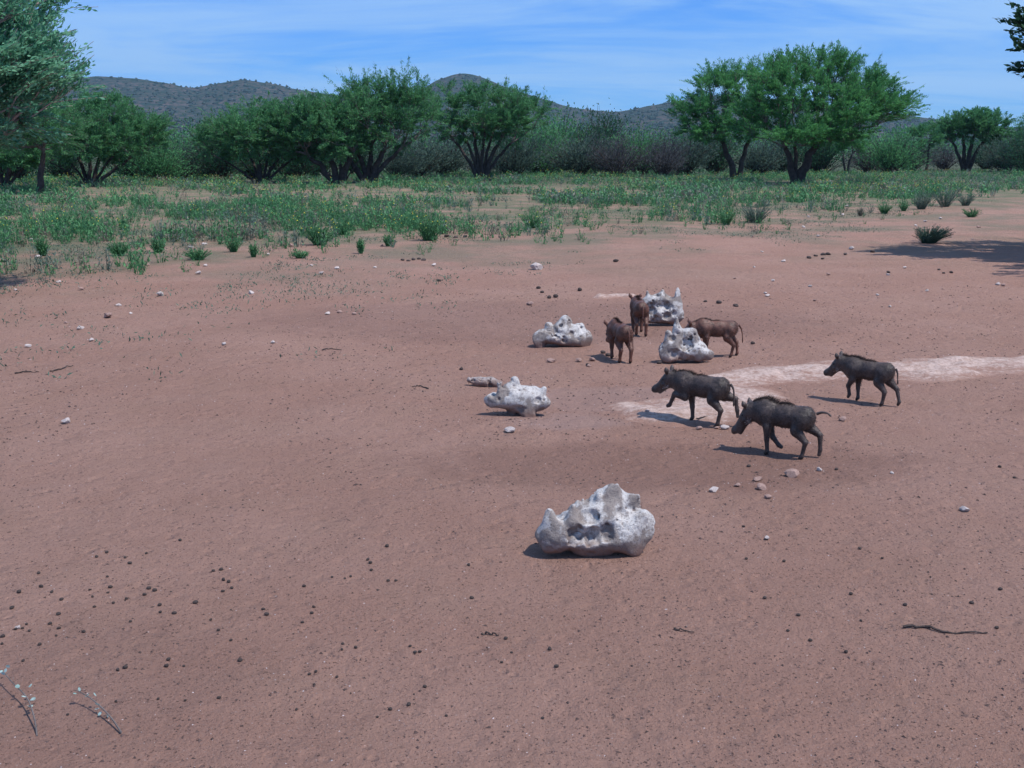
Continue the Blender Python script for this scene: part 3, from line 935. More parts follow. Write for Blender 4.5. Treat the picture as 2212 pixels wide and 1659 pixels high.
# ------------------------------------------------------------------ rocks
def make_rock(label, loc, prims, cuts=(), seed=0, h=0.0065, amp=0.006, pits=110, rz=0.0, k=0.024, group='white salt lick blocks gnawed into hollows', name='salt_lick', s=1.0, under=.34, faces=7, extra=()):
    P0 = np.array([p for pr in prims for p in (pr[0], pr[1])]); rmax = max(max(p[2], p[3]) for p in prims) + 0.04
    lo = P0.min(0) - rmax; hi = P0.max(0) + rmax; lo[2] = max(lo[2], -0.05)
    G = grid(lo, hi, h)
    sh = G.shape[:3]; P = G.reshape(-1, 3)
    d = np.full(len(P), 1.0, np.float32)
    for a, b_, ra, rb, *sq in prims:
        d = smin(d, cone_sdf(P, a, b_, ra, rb, *(sq or [(1, 1, 1)])), k)
    r = np.random.default_rng(seed)
    near = np.abs(d) < 0.07
    Q = P[near].astype(np.float64)
    dn = d[near]
    dn = dn + amp * vnoise(Q[:, 0] / .085, Q[:, 1] / .085, Q[:, 2] / .085, seed=seed) + amp * .6 * vnoise(Q[:, 0] / .034, Q[:, 1] / .034, Q[:, 2] / .034, seed=seed + 1)
    for c, rad in cuts:
        dc = np.linalg.norm(Q - np.array(c), axis=1) - rad * (1 + .18 * vnoise(Q[:, 0] / .03, Q[:, 1] / .03, Q[:, 2] / .03, seed=seed + 2))
        dn = -smin(-dn, dc, 0.005)
    gnaw = vnoise(Q[:, 0] / .024, Q[:, 1] / .024, Q[:, 2] / .018, seed=seed + 3)
    shag = sstep(.10, .40, vnoise(Q[:, 0] / .11, Q[:, 1] / .11, Q[:, 2] / .11, seed=seed + 4))
    dn = dn + shag * (.007 * (1 - 2 * np.abs(gnaw)) - .003) + .013 * vnoise(Q[:, 0] / .15, Q[:, 1] / .15, Q[:, 2] / .12, seed=seed + 6)
    d[near] = dn
    for c, rad in cuts:
        far_in = (~near) & (np.linalg.norm(P - np.array(c, np.float32), axis=1) < rad)
        d[far_in] = np.maximum(d[far_in], 0.004)
    surf = np.where(np.abs(d) < h)[0]
    if len(surf) and pits:
        for c in P[r.choice(surf, pits)]:
            rad = 0.004 + 0.013 * r.random() ** 3
            m_ = (np.abs(P - c) < rad + 0.02).all(1)
            d[m_] = -smin(-d[m_], (np.linalg.norm((P[m_] - c) * np.array([1, 1, r.uniform(.7, 1.4)]), axis=1) - rad).astype(np.float32), 0.004)
    # broken faces towards the front and sides, and an undercut foot
    sp = P[np.abs(d) < h]
    for i in range(faces):
        a = r.uniform(-2.3, -.8); n_ = np.array([math.cos(a), math.sin(a), r.uniform(-.25, .45)]); n_ /= np.linalg.norm(n_)
        c_ = np.quantile(sp @ n_, r.uniform(.94, .985))
        d = -smin(-d, -((P @ n_) - c_).astype(np.float32), .007)
    for a, b_, ra, rb, *sq in extra:                # horns and plates that stand proud of the broken faces
        e_ = cone_sdf(P, a, b_, ra, rb, *(sq or [(1, 1, 1)]))
        e_ = e_ + (.006 * vnoise(P[:, 0] / .03, P[:, 1] / .03, P[:, 2] / .03, seed=seed + 9)).astype(np.float32)
        d = smin(d, e_, .016)
    lowz = np.clip(.085 - P[:, 2], 0, .12)
    d = d + (lowz * under * np.clip(.55 + 1.4 * vnoise(P[:, 0] / .10, P[:, 1] / .10, seed=seed + 8), 0, 1)).astype(np.float32)
    # flat underside that sits in the sand
    d = np.maximum(d, -(P[:, 2] + 0.03))
    F = d.reshape(sh)
    F[0] = F[-1] = 1; F[:, 0] = F[:, -1] = 1; F[:, :, 0] = F[:, :, -1] = 1
    v, q = surface_nets(F, lo, h)
    mb = MB(); mb.add(v, q)
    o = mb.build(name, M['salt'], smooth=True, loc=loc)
    o.rotation_euler.z = rz; o.scale = (s, s, s)
    tag(o, label, 'salt lick', group)
    return o


p = gpz(1284, 1216)
make_rock('largest nearest white salt lick with dark hollows and a slab peak, alone in front', (p.x, p.y + 0.07, p.z),
          [((-.19, .02, .080), (.18, .02, .072), .078, .075), ((-.05, .02, .03), (.05, .03, .02), .07, .07), ((-.16, .08, .09), (.18, .08, .10), .085, .09),
           ((-.185, -.01, .12), (-.214, -.01, .228), .062, .014, (1, .7, 1)), ((-.13, .05, .10), (-.07, .07, .195), .08, .045), ((-.05, .05, .14), (.09, .07, .17), .085, .09),
           ((.06, .08, .17), (.10, .10, .275), .085, .030, (1, .55, 1)), ((.10, .08, .20), (.19, .08, .235), .075, .030, (1, .5, 1)), ((.03, .08, .21), (.03, .09, .262), .05, .012),
           ((.17, .02, .10), (.225, .03, .155), .075, .055, (1, .7, 1)), ((.20, .0, .06), (.235, .0, .12), .065, .055)],
          [((-.080, -.050, .122), .052), ((-.010, -.052, .118), .056), ((.058, -.046, .128), .048), ((-.02, -.035, .20), .055), ((-.17, -.085, .01), .05), ((.02, -.11, .0), .06), ((.10, -.10, .0), .05), ((-.15, -.095, .10), .04), ((.115, -.088, .07), .024), ((.105, -.09, .04), .02),
           ((.17, -.085, .085), .018), ((-.02, -.10, .19), .05), ((.14, -.02, .21), .045), ((.04, -.12, -.015), .055), ((.21, -.11, -.01), .07), ((-.10, -.12, -.02), .05), ((-.15, .0, .205), .04), ((.20, .0, .215), .028)], seed=61, s=0.97, under=.42, faces=9,
          extra=[((-.180, .0, .10), (-.208, .01, .205), .068, .022, (1, .7, 1)), ((-.10, .0, .17), (-.095, .01, .235), .035, .010), ((.08, .06, .22), (.105, .07, .318), .06, .014, (1, .5, 1)),
                 ((.12, .06, .22), (.205, .06, .262), .055, .016, (1, .5, 1)), ((.025, .05, .22), (.022, .05, .285), .03, .007), ((.18, .0, .13), (.232, .0, .19), .05, .018, (1, .6, 1))])
p = gpz(1112, 898)
make_rock('pitted salt lick with an upright horn, overhanging at its left beside the log-shaped piece', (p.x, p.y + 0.06, p.z),
          [((-.20, 0, .09), (-.06, .02, .085), .035, .06), ((-.22, -.01, .105), (-.15, .05, .13), .025, .03), ((-.105, .0, .11), (-.105, .01, .225), .04, .019),
           ((-.06, .05, .13), (.0, .06, .225), .07, .04), ((-.02, .03, .11), (.12, .03, .09), .085, .08), ((.05, .05, .14), (.14, .05, .15), .06, .045),
           ((.16, .03, .10), (.205, .02, .185), .05, .018), ((.17, 0, .06), (.215, .0, .085), .05, .045), ((.07, -.01, .06), (.11, -.02, -.01), .06, .05), ((-.04, .04, .09), (-.02, .05, .0), .05, .045)],
          [((.03, -.075, .055), .045), ((.13, -.07, .085), .028), ((.16, -.04, .12), .035), ((-.13, -.07, .03), .05), ((-.045, -.05, .165), .03), ((.19, -.06, .02), .045), ((.06, -.07, .15), .024), ((.10, -.06, .13), .02)], seed=63, pits=110)
p = gpz(1046, 829)
make_rock('small elongated log-shaped piece of salt lick behind the pitted horned lick', (p.x, p.y + 0.02, p.z),
          [((-.115, 0, .05), (-.06, 0, .04), .03, .036), ((-.06, 0, .04), (.05, .0, .035), .036, .035), ((.05, 0, .035), (.115, -.01, .02), .035, .026)],
          [((-.02, -.02, .078), .022), ((.05, -.035, .01), .026), ((-.085, -.03, .055), .014)], seed=65, pits=40, h=0.005, amp=0.007, under=0, faces=0)
p = gpz(1215, 744)
make_rock('wide rounded salt lick with a domed top, leftmost of the back row, standing apart', (p.x, p.y + 0.07, p.z),
          [((-.22, 0, .07), (.22, 0, .06), .06, .07), ((-.20, .06, .08), (.20, .07, .08), .075, .08), ((-.24, 0, .10), (-.21, .0, .0), .045, .035), ((-.10, .05, .12), (-.12, .06, .185), .06, .035),
           ((.0, .05, .16), (.03, .06, .235), .09, .06), ((.08, .04, .13), (.17, .05, .16), .08, .05), ((.19, .02, .08), (.235, .02, .06), .075, .06), ((.15, .05, .17), (.185, .05, .20), .03, .014)],
          [((-.16, -.06, .02), .05), ((.09, -.05, .14), .032), ((.02, -.075, .07), .035), ((-.05, -.07, .10), .03), ((.15, -.08, .09), .03), ((-.02, -.03, .21), .02), ((.10, -.11, .01), .05), ((-.07, -.11, .01), .05)], seed=67)
p = gpz(1425, 704)
make_rock('tall farthest salt lick with jagged crown and scooped dark face in front of a piglet', (p.x, p.y + 0.08, p.z),
          [((-.18, .07, .12), (.16, .06, .11), .10, .11), ((-.19, .05, .10), (-.17, .07, .22), .07, .05), ((-.10, .07, .24), (.06, .07, .27), .075, .065), ((-.10, .07, .27), (-.12, .07, .355), .045, .014),
           ((.03, .07, .28), (.045, .07, .36), .045, .014), ((.05, .07, .27), (.18, .05, .22), .06, .06), ((.185, .04, .2), (.20, .04, .395), .055, .026), ((.17, .03, .06), (.20, .03, .22), .065, .05)],
          [((-.11, -.05, .18), .095), ((-.05, -.07, .08), .085), ((.07, -.07, .11), .062), ((.08, -.01, .22), .045), ((-.035, .03, .35), .05), ((.115, .03, .33), .055), ((.15, -.06, .15), .04), ((-.20, -.04, .06), .05)], seed=69)
p = gpz(1487, 783)
make_rock('spired salt lick with a thin arm and shaggy hollow, just behind the trotting piglet', (p.x, p.y + 0.08, p.z),
          [((-.18, .0, .07), (.19, .0, .05), .065, .06), ((-.15, .06, .1), (.10, .06, .09), .09, .09), ((-.09, .05, .15), (-.085, .06, .28), .08, .045), ((-.085, .06, .27), (-.092, .06, .385), .045, .013),
           ((-.165, .03, .10), (-.165, .04, .255), .055, .036), ((-.02, .05, .14), (.0, .05, .25), .085, .05), ((.0, .05, .24), (.045, .04, .265), .045, .03), ((.045, .04, .262), (.07, .03, .19), .028, .03),
           ((.07, .03, .2), (.08, .02, .08), .03, .055), ((.08, .01, .10), (.17, .0, .055), .065, .05), ((.19, .0, .045), (.235, .0, .045), .042, .02)],
          [((-.015, -.045, .165), .072), ((-.06, -.07, .08), .06), ((-.125, -.06, .10), .055), ((-.135, .0, .215), .028), ((-.09, .0, .26), .02), ((.02, -.09, .03), .055), ((.14, -.075, .0), .04), ((.03, .02, .215), .03)], seed=71, pits=90)


# ------------------------------------------------------------------ warthog piglets
def make_hog(label, loc, heading, scale, head, legs, tail, mat, seed=0, mane_h=0.05, ear=0.0, hz=0.0):
    """head: (neck end x,z), (cheek x,z), (nose x,z); legs: LF, RF, LH, RH joint chains (x, z)"""
    ne, ck, no = head
    V = lambda x, y_, z: (x, y_, z)
    bodyp = [(V(.125, 0, .292), V(-.04, 0, .294), .086, .075, (1, .86, 1)), (V(-.04, 0, .294), V(-.205, 0, .298), .075, .081, (1, .90, 1)),
             (V(.10, 0, .318), V(.15, 0, .322), .064, .064, (1, .75, 1)), (V(.15, 0, .295), V(ne[0], 0, ne[1]), .088, .066, (1, .78, 1))]
    hy = hz
    hd = [(V(ck[0], 0, ck[1]), V(ck[0] + .3 * (no[0] - ck[0]), hy * .3, ck[1] + .3 * (no[1] - ck[1])), .061, .050, (1, .9, 1)),
          (V(ck[0] + .2 * (no[0] - ck[0]), hy * .2, ck[1] + .2 * (no[1] - ck[1])), V(no[0], hy, no[1]), .052, .029, (1, .92, 1)),
          (V(ck[0] + .02, 0, ck[1] - .03), V(no[0] - .035, hy, no[1] - .018), .040, .020, (1, 1, 1))]
    dirn = np.array([no[0] - ck[0], 0, no[1] - ck[1]]); dirn /= np.linalg.norm(dirn)
    upv = np.array([-dirn[2], 0, dirn[0]])
    nose = np.array([no[0], hy, no[1]])
    hd.append((tuple(nose + dirn * .012 + upv * .006), tuple(nose + dirn * .020 + upv * .008), .031, .030, (1, 1, 1)))
    ckv = np.array([ck[0], 0, ck[1]])
    small = []
    for sy in (1, -1):
        # wart ridge below the eye, brow, ear
        w0 = ckv + dirn * .055 - upv * .008 + np.array([0, sy * .046, 0])
        small.append((tuple(w0), tuple(w0 + dirn * .012), .013, .010))
        e0 = ckv - dirn * .015 + upv * .045 + np.array([0, sy * .038, 0])
        e1 = e0 + upv * (.022 + ear) - dirn * .016 + np.array([0, sy * .024, 0])
        e2 = e1 + upv * .020 - dirn * .010 + np.array([0, sy * .008, 0])
        small.append((tuple(e0), tuple(e1), .014, .018))
        small.append((tuple(e1), tuple(e2), .018, .006))
    legp = []
    legs = [[(x, z * (1 + .24 * float(sstep(0, .10, z)))) for x, z in ch] for ch in legs]
    for li, ch in enumerate(legs):
        sy = 1 if li in (0, 2) else -1
        fr = li < 2
        ys = [.042, .052, .050, .048, .048] if fr else [.034, .052, .052, .050, .050]
        rr = [.054, .035, .0205, .0160, .0155] if fr else [.072, .045, .0205, .0160, .0155]
        sq = (1, .8, 1)
        J = [(x, sy * ys[i], z) for i, (x, z) in enumerate(ch)]
        for i in range(len(J) - 1):
            legp.append((J[i], J[i + 1], rr[i], rr[i + 1] if i else rr[1], sq if i == 0 else (1, 1, 1)))
    lo = np.array([-.43, -.145, -.012]); hi = np.array([max(.36, no[0] + .07), .145, max(.42, ck[1] + .16)])
    lo[2] = min(lo[2], no[1] - .06)
    G = grid(lo, hi, 0.0058); sh = G.shape[:3]; P = G.reshape(-1, 3)
    d = np.full(len(P), 1.0, np.float32)
    for a, b_, ra, rb, sq in bodyp:
        d = smin(d, cone_sdf(P, a, b_, ra, rb, sq), .04)
    d2 = np.full(len(P), 1.0, np.float32)
    for a, b_, ra, rb, sq in hd:
        d2 = smin(d2, cone_sdf(P, a, b_, ra, rb, sq), .016)
    for a, b_, ra, rb in small:
        d2 = smin(d2, cone_sdf(P, a, b_, ra, rb), .010)
    d = smin(d, d2, .03)
    for i, (a, b_, ra, rb, sq) in enumerate(legp):
        d = smin(d, cone_sdf(P, a, b_, ra, rb, sq), .022 if i % 4 == 0 else .012)
    near = np.abs(d) < .02
    Q = P[near].astype(np.float64)
    d[near] += .0022 * vnoise(Q[:, 0] / .035, Q[:, 1] / .035, Q[:, 2] / .035, seed=seed + 90)
    # cleft between the toes
    F = d.reshape(sh); F[0] = F[-1] = 1; F[:, 0] = F[:, -1] = 1; F[:, :, 0] = F[:, :, -1] = 1
    v, q = surface_nets(F, lo, 0.0058)
    mb = MB(); mb.add(v, q)
    # tail with tuft, in the same skin
    tp = np.array([(x, y_, z) for x, y_, z in tail])
    t_ = np.linspace(0, 1, len(tp)); tt = np.linspace(0, 1, 12)
    tp = np.stack([np.interp(tt, t_, tp[:, i]) for i in range(3)], -1)
    tp[1:-1] = (tp[:-2] + tp[1:-1] * 2 + tp[2:]) / 4
    mb.tube(tp, np.concatenate([np.linspace(.012, .0055, 9), [.008, .009, .004]]), 6)
    root = empty('warthog_piglet', loc, heading)
    root.scale = (scale * .84, scale * .95, scale)
    tag(root, label, 'warthog', 'young warthogs around the salt licks')
    mb.build('body', mat, root, smooth=True)
    r = np.random.default_rng(seed)
    # surface lookup for the ridge of the back
    hair = MB()

    def blades(P_, D_, L, W, tone):
        n = len(P_)
        D_ = D_ / np.linalg.norm(D_, axis=1, keepdims=True)
        sd_ = np.cross(D_, r.normal(size=(n, 3))); sd_ /= np.linalg.norm(sd_, axis=1, keepdims=True)
        L = np.asarray(L).reshape(-1, 1)
        tip = P_ + D_ * L; tip[:, 0] -= L[:, 0] * .12
        vv = np.stack([P_ - sd_ * W, P_ + sd_ * W, tip], 1)
        return vv.reshape(-1, 3), np.arange(n * 3).reshape(n, 3)
    nb = 900
    xs = ck[0] - .01 + (-.11 - ck[0]) * r.random(nb) ** 0.9
    top = {}
    kx = np.round(v[:, 0] / .012).astype(int)
    cen_ok = np.abs(v[:, 1]) < .022
    for k_ in np.unique(kx[cen_ok]):
        top[k_] = v[(kx == k_) & cen_ok][:, 2].max()
    zt = np.array([top.get(int(round(x / .012)), .36) for x in xs])
    prof = np.clip((xs + .13) / .12, 0.1, 1)
    Pm = np.stack([xs, r.normal(size=nb) * .010, zt - .006], -1)
    Dm = np.stack([-0.75 + r.normal(size=nb) * .25, r.normal(size=nb) * .28, np.full(nb, .8)], -1)
    vv, fs = blades(Pm, Dm, mane_h * prof * r.uniform(.5, 1.25, nb), .0016, 0)
    hair.add(vv, fs, r.random(nb))
    # short bristles lying back along the flanks
    nrm_i = r.choice(len(v), 5200)
    Pb = v[nrm_i]; keep = (Pb[:, 2] > .13) & (Pb[:, 0] < ck[0])
    Pb = Pb[keep]
    c = np.stack([Pb[:, 0], Pb[:, 1] * 0, np.full(len(Pb), .27)], -1)
    nn = Pb - c; nn /= np.linalg.norm(nn, axis=1, keepdims=True) + 1e-6
    Db = nn * .35 + np.array([-1, 0, -.45]) + r.normal(size=Pb.shape) * .2
    vv, fs = blades(Pb, Db, r.uniform(.008, .022, len(Pb)), .0012, 0)
    hair.add(vv, fs, r.random(len(Pb)))
    hair.build('mane', M['mane'], root)
    nb = 90
    for sy in (1, -1):
        wh = MB()
        w0 = ckv + dirn * .03 - upv * .035 + np.array([0, sy * .042, 0])
        Pw = w0 + r.normal(size=(nb, 3)) * np.array([.014, .004, .008]) + dirn * r.uniform(-.02, .045, (nb, 1))
        Dw = -dirn * .8 + np.array([0, sy * .5, .1]) + r.normal(size=(nb, 3)) * .25
        vv, fs = blades(Pw, Dw, r.uniform(.014, .032, nb), .0014, 0)
        wh.add(vv, fs)
        wh.build('cheek_whiskers', M['whisker'], root)
    for sy in (1, -1):
        e = ckv + dirn * .045 + upv * .026 + np.array([0, sy * .044, 0])
        em = MB()
        th = np.linspace(0, math.pi, 6); ph = np.arange(8) * math.pi / 4
        vs = np.array([[math.sin(a) * math.cos(b_), math.sin(a) * math.sin(b_), math.cos(a)] for a in th for b_ in ph]) * .0085
        fs = [[i * 8 + j, i * 8 + (j + 1) % 8, (i + 1) * 8 + (j + 1) % 8, (i + 1) * 8 + j] for i in range(5) for j in range(8)]
        em.add(vs + e, fs)
        em.build('eye', M['eye'], root, smooth=True)
    return root


FS, HS = (.125, .235), (-.178, .222)
F_ST = [FS, (.10, .17), (.098, .095), (.09, .030), (.103, .014)]
H_ST = [HS, (-.145, .172), (-.232, .108), (-.207, .030), (-.192, .014)]


def hog_at(u, v):
    return gpz(u, v)


make_hog('nearest dark warthog piglet walking left with nose to the ground and tail held out', hog_at(1684, 977), R(148), 0.86,
         ((.25, .305), (.275, .285), (.385, .150)),
         [F_ST, [FS, (.12, .17), (.085, .095), (.030, .055), (.004, .046)], H_ST, [HS, (-.21, .185), (-.315, .140), (-.325, .062), (-.318, .035)]],
         [(-.295, 0, .335), (-.335, .0, .350), (-.385, .01, .352), (-.42, .02, .335)], M['hog_grey'], 1, 0.045)
make_hog('dark warthog piglet trotting left with its near foreleg lifted, on the pale crust', hog_at(1508, 909), R(149), 0.89,
         ((.25, .325), (.285, .325), (.415, .235)),
         [[(.14, .245), (.110, .172), (.215, .176), (.258, .105), (.278, .098)], [FS, (.10, .17), (.082, .095), (.076, .030), (.090, .014)], H_ST,
          [HS, (-.215, .19), (-.325, .172), (-.345, .100), (-.352, .072)]],
         [(-.295, 0, .335), (-.325, .005, .30), (-.335, .01, .23), (-.333, .012, .17)], M['hog_grey'], 2, 0.026)
make_hog('dark warthog piglet walking alone at right with head up and maned neck', hog_at(1868, 865), R(144), 0.84,
         ((.25, .335), (.285, .330), (.405, .235)),
         [[FS, (.125, .172), (.165, .118), (.148, .060), (.158, .044)], F_ST, [HS, (-.14, .172), (-.215, .105), (-.198, .030), (-.183, .014)],
          [HS, (-.21, .178), (-.302, .118), (-.338, .036), (-.326, .016)]],
         [(-.295, 0, .335), (-.315, .0, .30), (-.32, .0, .25), (-.325, .0, .20)], M['hog_grey'], 3, 0.036)
make_hog('reddish warthog piglet standing side-on behind the spired salt lick, head hidden by it', hog_at(1541, 764), R(178), 0.88,
         ((.25, .300), (.285, .290), (.400, .200)),
         [F_ST, F_ST, H_ST, [HS, (-.20, .175), (-.285, .115), (-.300, .034), (-.287, .014)]],
         [(-.295, 0, .335), (-.33, .0, .29), (-.345, .0, .22), (-.348, .0, .15)], M['hog_red'], 4, 0.022)
make_hog('reddish warthog piglet seen from behind, left of the others, head lowered', hog_at(1337, 772), R(104), 0.90,
         ((.25, .290), (.275, .270), (.370, .160)),
         [F_ST, [FS, (.10, .17), (.105, .095), (.11, .030), (.12, .014)], [HS, (-.145, .172), (-.225, .108), (-.19, .030), (-.175, .014)], [HS, (-.16, .172), (-.25, .11), (-.24, .030), (-.225, .014)]],
         [(-.295, 0, .335), (-.315, -.005, .30), (-.322, -.008, .24), (-.322, -.01, .19)], M['hog_red'], 5, 0.03, ear=.008)
make_hog('reddish warthog piglet seen from behind, sniffing at the tall farthest salt lick', hog_at(1379, 716), R(93), 0.92,
         ((.25, .315), (.285, .310), (.395, .225)),
         [F_ST, F_ST, [HS, (-.145, .172), (-.225, .108), (-.18, .030), (-.165, .014)], [HS, (-.16, .172), (-.25, .11), (-.245, .030), (-.23, .014)]],
         [(-.295, 0, .335), (-.315, 0, .30), (-.322, .0, .24), (-.322, .0, .19)], M['hog_red'], 6, 0.025, ear=.008)


# ------------------------------------------------------------------ pale crust showing through the sand
def crust_patch(label, outline_fn, x0, x1, y0, y1, lift, step=0.03, name='limestone_crust', seed=0):
    xs = np.arange(x0, x1, step); ys = np.arange(y0, y1, step * 0.8)
    X, Y = np.meshgrid(xs, ys)
    e = outline_fn(X, Y) + 0.22 * vnoise(X / .35, Y / .18, seed=seed + 5) + 0.10 * vnoise(X / .09, Y / .06, seed=seed + 6)
    e = np.clip(e, -1, 1)
    Z = ground_z(X, Y) + np.where(e > 0, lift * sstep(0, 0.7, e), e * 0.05 - 0.003) + 0.024 * np.maximum(e, 0) * vnoise(X / .16, Y / .07, seed=seed + 7) \
        + 0.010 * np.maximum(e, 0) * vnoise(X / .06, Y / .045, seed=seed + 8)
    keep = e > -0.25
    nx, ny = len(xs), len(ys)
    i = (np.arange(ny - 1)[:, None] * nx + np.arange(nx - 1)[None])
    k = (keep[:-1, :-1] | keep[1:, :-1] | keep[:-1, 1:] | keep[1:, 1:])
    f = np.stack([i, i + 1, i + nx + 1, i + nx], -1)[k]
    mb = MB(); mb.add(np.stack([X, Y, Z], -1), f)
    o = mb.build(name, M['crust'], smooth=True)
    at_ = o.data.attributes.new('edge', 'FLOAT', 'POINT')
    at_.data.foreach_set('value', np.clip(e, -0.3, 1).ravel().astype(np.float32))
    tag(o, label, 'rock crust')


def band(pts, w):
    """signed closeness to a polyline of (x, y, half width)"""
    def fn(X, Y):
        best = np.full(X.shape, -9.0)
        for (ax, ay, aw), (bx, by, bw) in zip(pts[:-1], pts[1:]):
            dx, dy = bx - ax, by - ay
            t = np.clip(((X - ax) * dx + (Y - ay) * dy) / (dx * dx + dy * dy), 0, 1)
            hw = aw + (bw - aw) * t
            dd = np.hypot(X - ax - t * dx, Y - ay - t * dy)
            best = np.maximum(best, 1 - dd / hw)
        return best
    return fn


def cp(u, v, w):
    q = gp(u, v)
    return (q.x, q.y, w)


crust_patch('long pale limestone crust running behind the walking piglets to the right edge',
            band([cp(1500, 824, .24), cp(1640, 808, .34), cp(1800, 798, .40), cp(1960, 799, .46), cp(2110, 788, .38), cp(2330, 785, .38)], 0), 1.2, 6.2, 7.6, 10.0, 0.035, seed=101)
crust_patch('small pale crust under the trotting piglet, sloping towards the camera',
            band([cp(1350, 872, .16), cp(1430, 895, .26), cp(1500, 880, .40), cp(1590, 850, .40)], 0), 0.4, 2.6, 6.4, 8.9, 0.03, seed=111)
crust_patch('flat pale rock showing in the sand left of the farthest salt lick', band([cp(1300, 643, .14), cp(1335, 641, .2), cp(1365, 643, .14)], 0),
            0.4, 2.4, 12.6, 14.8, 0.03, seed=121)


# ------------------------------------------------------------------ stones, dung, sticks
def lump(seed, sx=1, sy=1, sz=0.7, n=2, ang=0.35):
    r = np.random.default_rng(seed)
    import bmesh
    bm = bmesh.new(); bmesh.ops.create_icosphere(bm, subdivisions=n, radius=0.5)
    v = np.array([w.co[:] for w in bm.verts]); f = np.array([[w.index for w in fc.verts] for fc in bm.faces]); bm.free()
    nz = vnoise(v[:, 0] * 2.3 + seed, v[:, 1] * 2.3, v[:, 2] * 2.3, seed=seed)
    v = v * (1 + ang * nz)[:, None]
    for _ in range(int(5 * ang / .35)):          # a few broken facets
        d = r.normal(size=3); d /= np.linalg.norm(d)
        c = r.uniform(0.26, 0.42); k = v @ d
        v = v - np.maximum(k - c, 0)[:, None] * d
    return v * np.array([sx, sy, sz]), f


def lump_mesh(name, mat, **kw):
    v, f = lump(**kw); mb = MB(); mb.add(v, f)
    me = mb.mesh(name, True if 'ang' in kw and kw['ang'] < .2 else False); me.materials.append(mat)
    return me


stone_meshes = {'white': [lump_mesh('stone', M['stone_pale'], seed=200 + i, sx=1, sy=.8, sz=.55) for i in range(5)],
                'pink': [lump_mesh('stone', M['stone_pink'], seed=220 + i, sx=1.1, sy=.8, sz=.5) for i in range(5)]}
dung_meshes = [lump_mesh('dung_pellet', M['dung'], seed=240 + i, sx=1, sy=.85, sz=.72, ang=.16) for i in range(6)]
rr = random.Random(5)


def put(me, name, u, v, size_px, label, cat, group, sink=0.22, flat=1.0):
    p = gpz(u, v); sc = size_px * math.hypot(p.y, CAM_H) / FPX * 1024 / 2212
    o = bpy.data.objects.new(name, me); COL.objects.link(o)
    zs = sc * 0.5 * flat
    o.location = (p.x, p.y, p.z + zs * 0.55 * (1 - sink)); o.scale = (sc, sc, sc * flat)
    o.rotation_euler = (rr.uniform(-.2, .2), rr.uniform(-.2, .2), rr.uniform(0, 6.28))
    tag(o, label, cat, group)
    return o


single = [  # u, v, px, kind, label
    (143, 915, 26, 'white', 'flat pale stone alone on the bare sand at the left'), (1103, 930, 27, 'white', 'white angular stone in front of the pitted horned salt lick'),
    (1566, 922, 22, 'white', 'pale split stone by the nearest piglet\'s snout'), (1548, 920, 12, 'pink', 'small reddish stone left of the stone at the piglet\'s snout'),
    (1541, 1064, 24, 'white', 'bright white stone in the churned earth below the nearest piglet'), (1712, 1026, 36, 'pink', 'largest pinkish block half sunk below the nearest piglet'),
    (1644, 1057, 26, 'pink', 'flat pink stone with a dark shadowed edge left of the pinkish block'), (1636, 1033, 22, 'pink', 'thin flat stone just behind the shadow-edged stone'),
    (1592, 1051, 16, 'pink', 'low flat stone between the bright white stone and the shadow-edged stone'), (1658, 1081, 18, 'pink', 'flat pale chip in front of the shadow-edged stone'),
    (1770, 1013, 16, 'white', 'upright grey-white stone right of the pinkish block'), (1820, 903, 20, 'pink', 'rounded pink stone behind the nearest piglet\'s tail'),
    (1926, 1029, 10, 'white', 'tiny bright white pebble alone right of the nearest piglet'), (2083, 1113, 24, 'white', 'pale rounded stone flush with the sand at the right'),
    (1656, 1172, 18, 'white', 'pale angular stone right of the nearest salt lick'), (1156, 581, 34, 'white', 'long flat white stone on the open sand beyond the domed salt lick'),
    (1145, 660, 18, 'pink', 'flat pinkish stone between dung lumps left of the far salt licks'), (1190, 776, 20, 'pink', 'flat pink chip below the domed salt lick'),
    (1252, 776, 18, 'pink', 'flat pale stone right of the chip below the domed salt lick'), (1279, 773, 16, 'pink', 'small pale stone at the heels of the rear-view piglet'),
    (1272, 786, 11, 'pink', 'small dark pink pebble below the rear-view piglet'), (1510, 920, 16, 'pink', 'reddish clod under the trotting piglet\'s hind foot'),
    (1840, 535, 14, 'white', 'upright white stone near the path at upper right'), (2155, 614, 12, 'white', 'white stone at the edge of the tree shadow'), (2167, 616, 12, 'pink', 'grey stone beside the tree shadow edge'),
    (38, 1352, 16, 'white', 'pale stone among the dung at lower left'), (347, 638, 20, 'white', 'pale angular stone on the left plain before the herbs'), (233, 683, 24, 'pink', 'long pinkish stone at left of the plain'),
    (175, 707, 17, 'white', 'flat white stone nearest the pinkish long stone'), (60, 744, 17, 'white', 'white stone near the left edge of the plain'), (543, 634, 16, 'white', 'flat white stone on the sand below the herb tufts')]
for i, (u, v, px, kd, lb) in enumerate(single):
    put(stone_meshes[kd][i % 5], 'stone', u, v, px, lb, 'stone', 'loose stones on the sand')

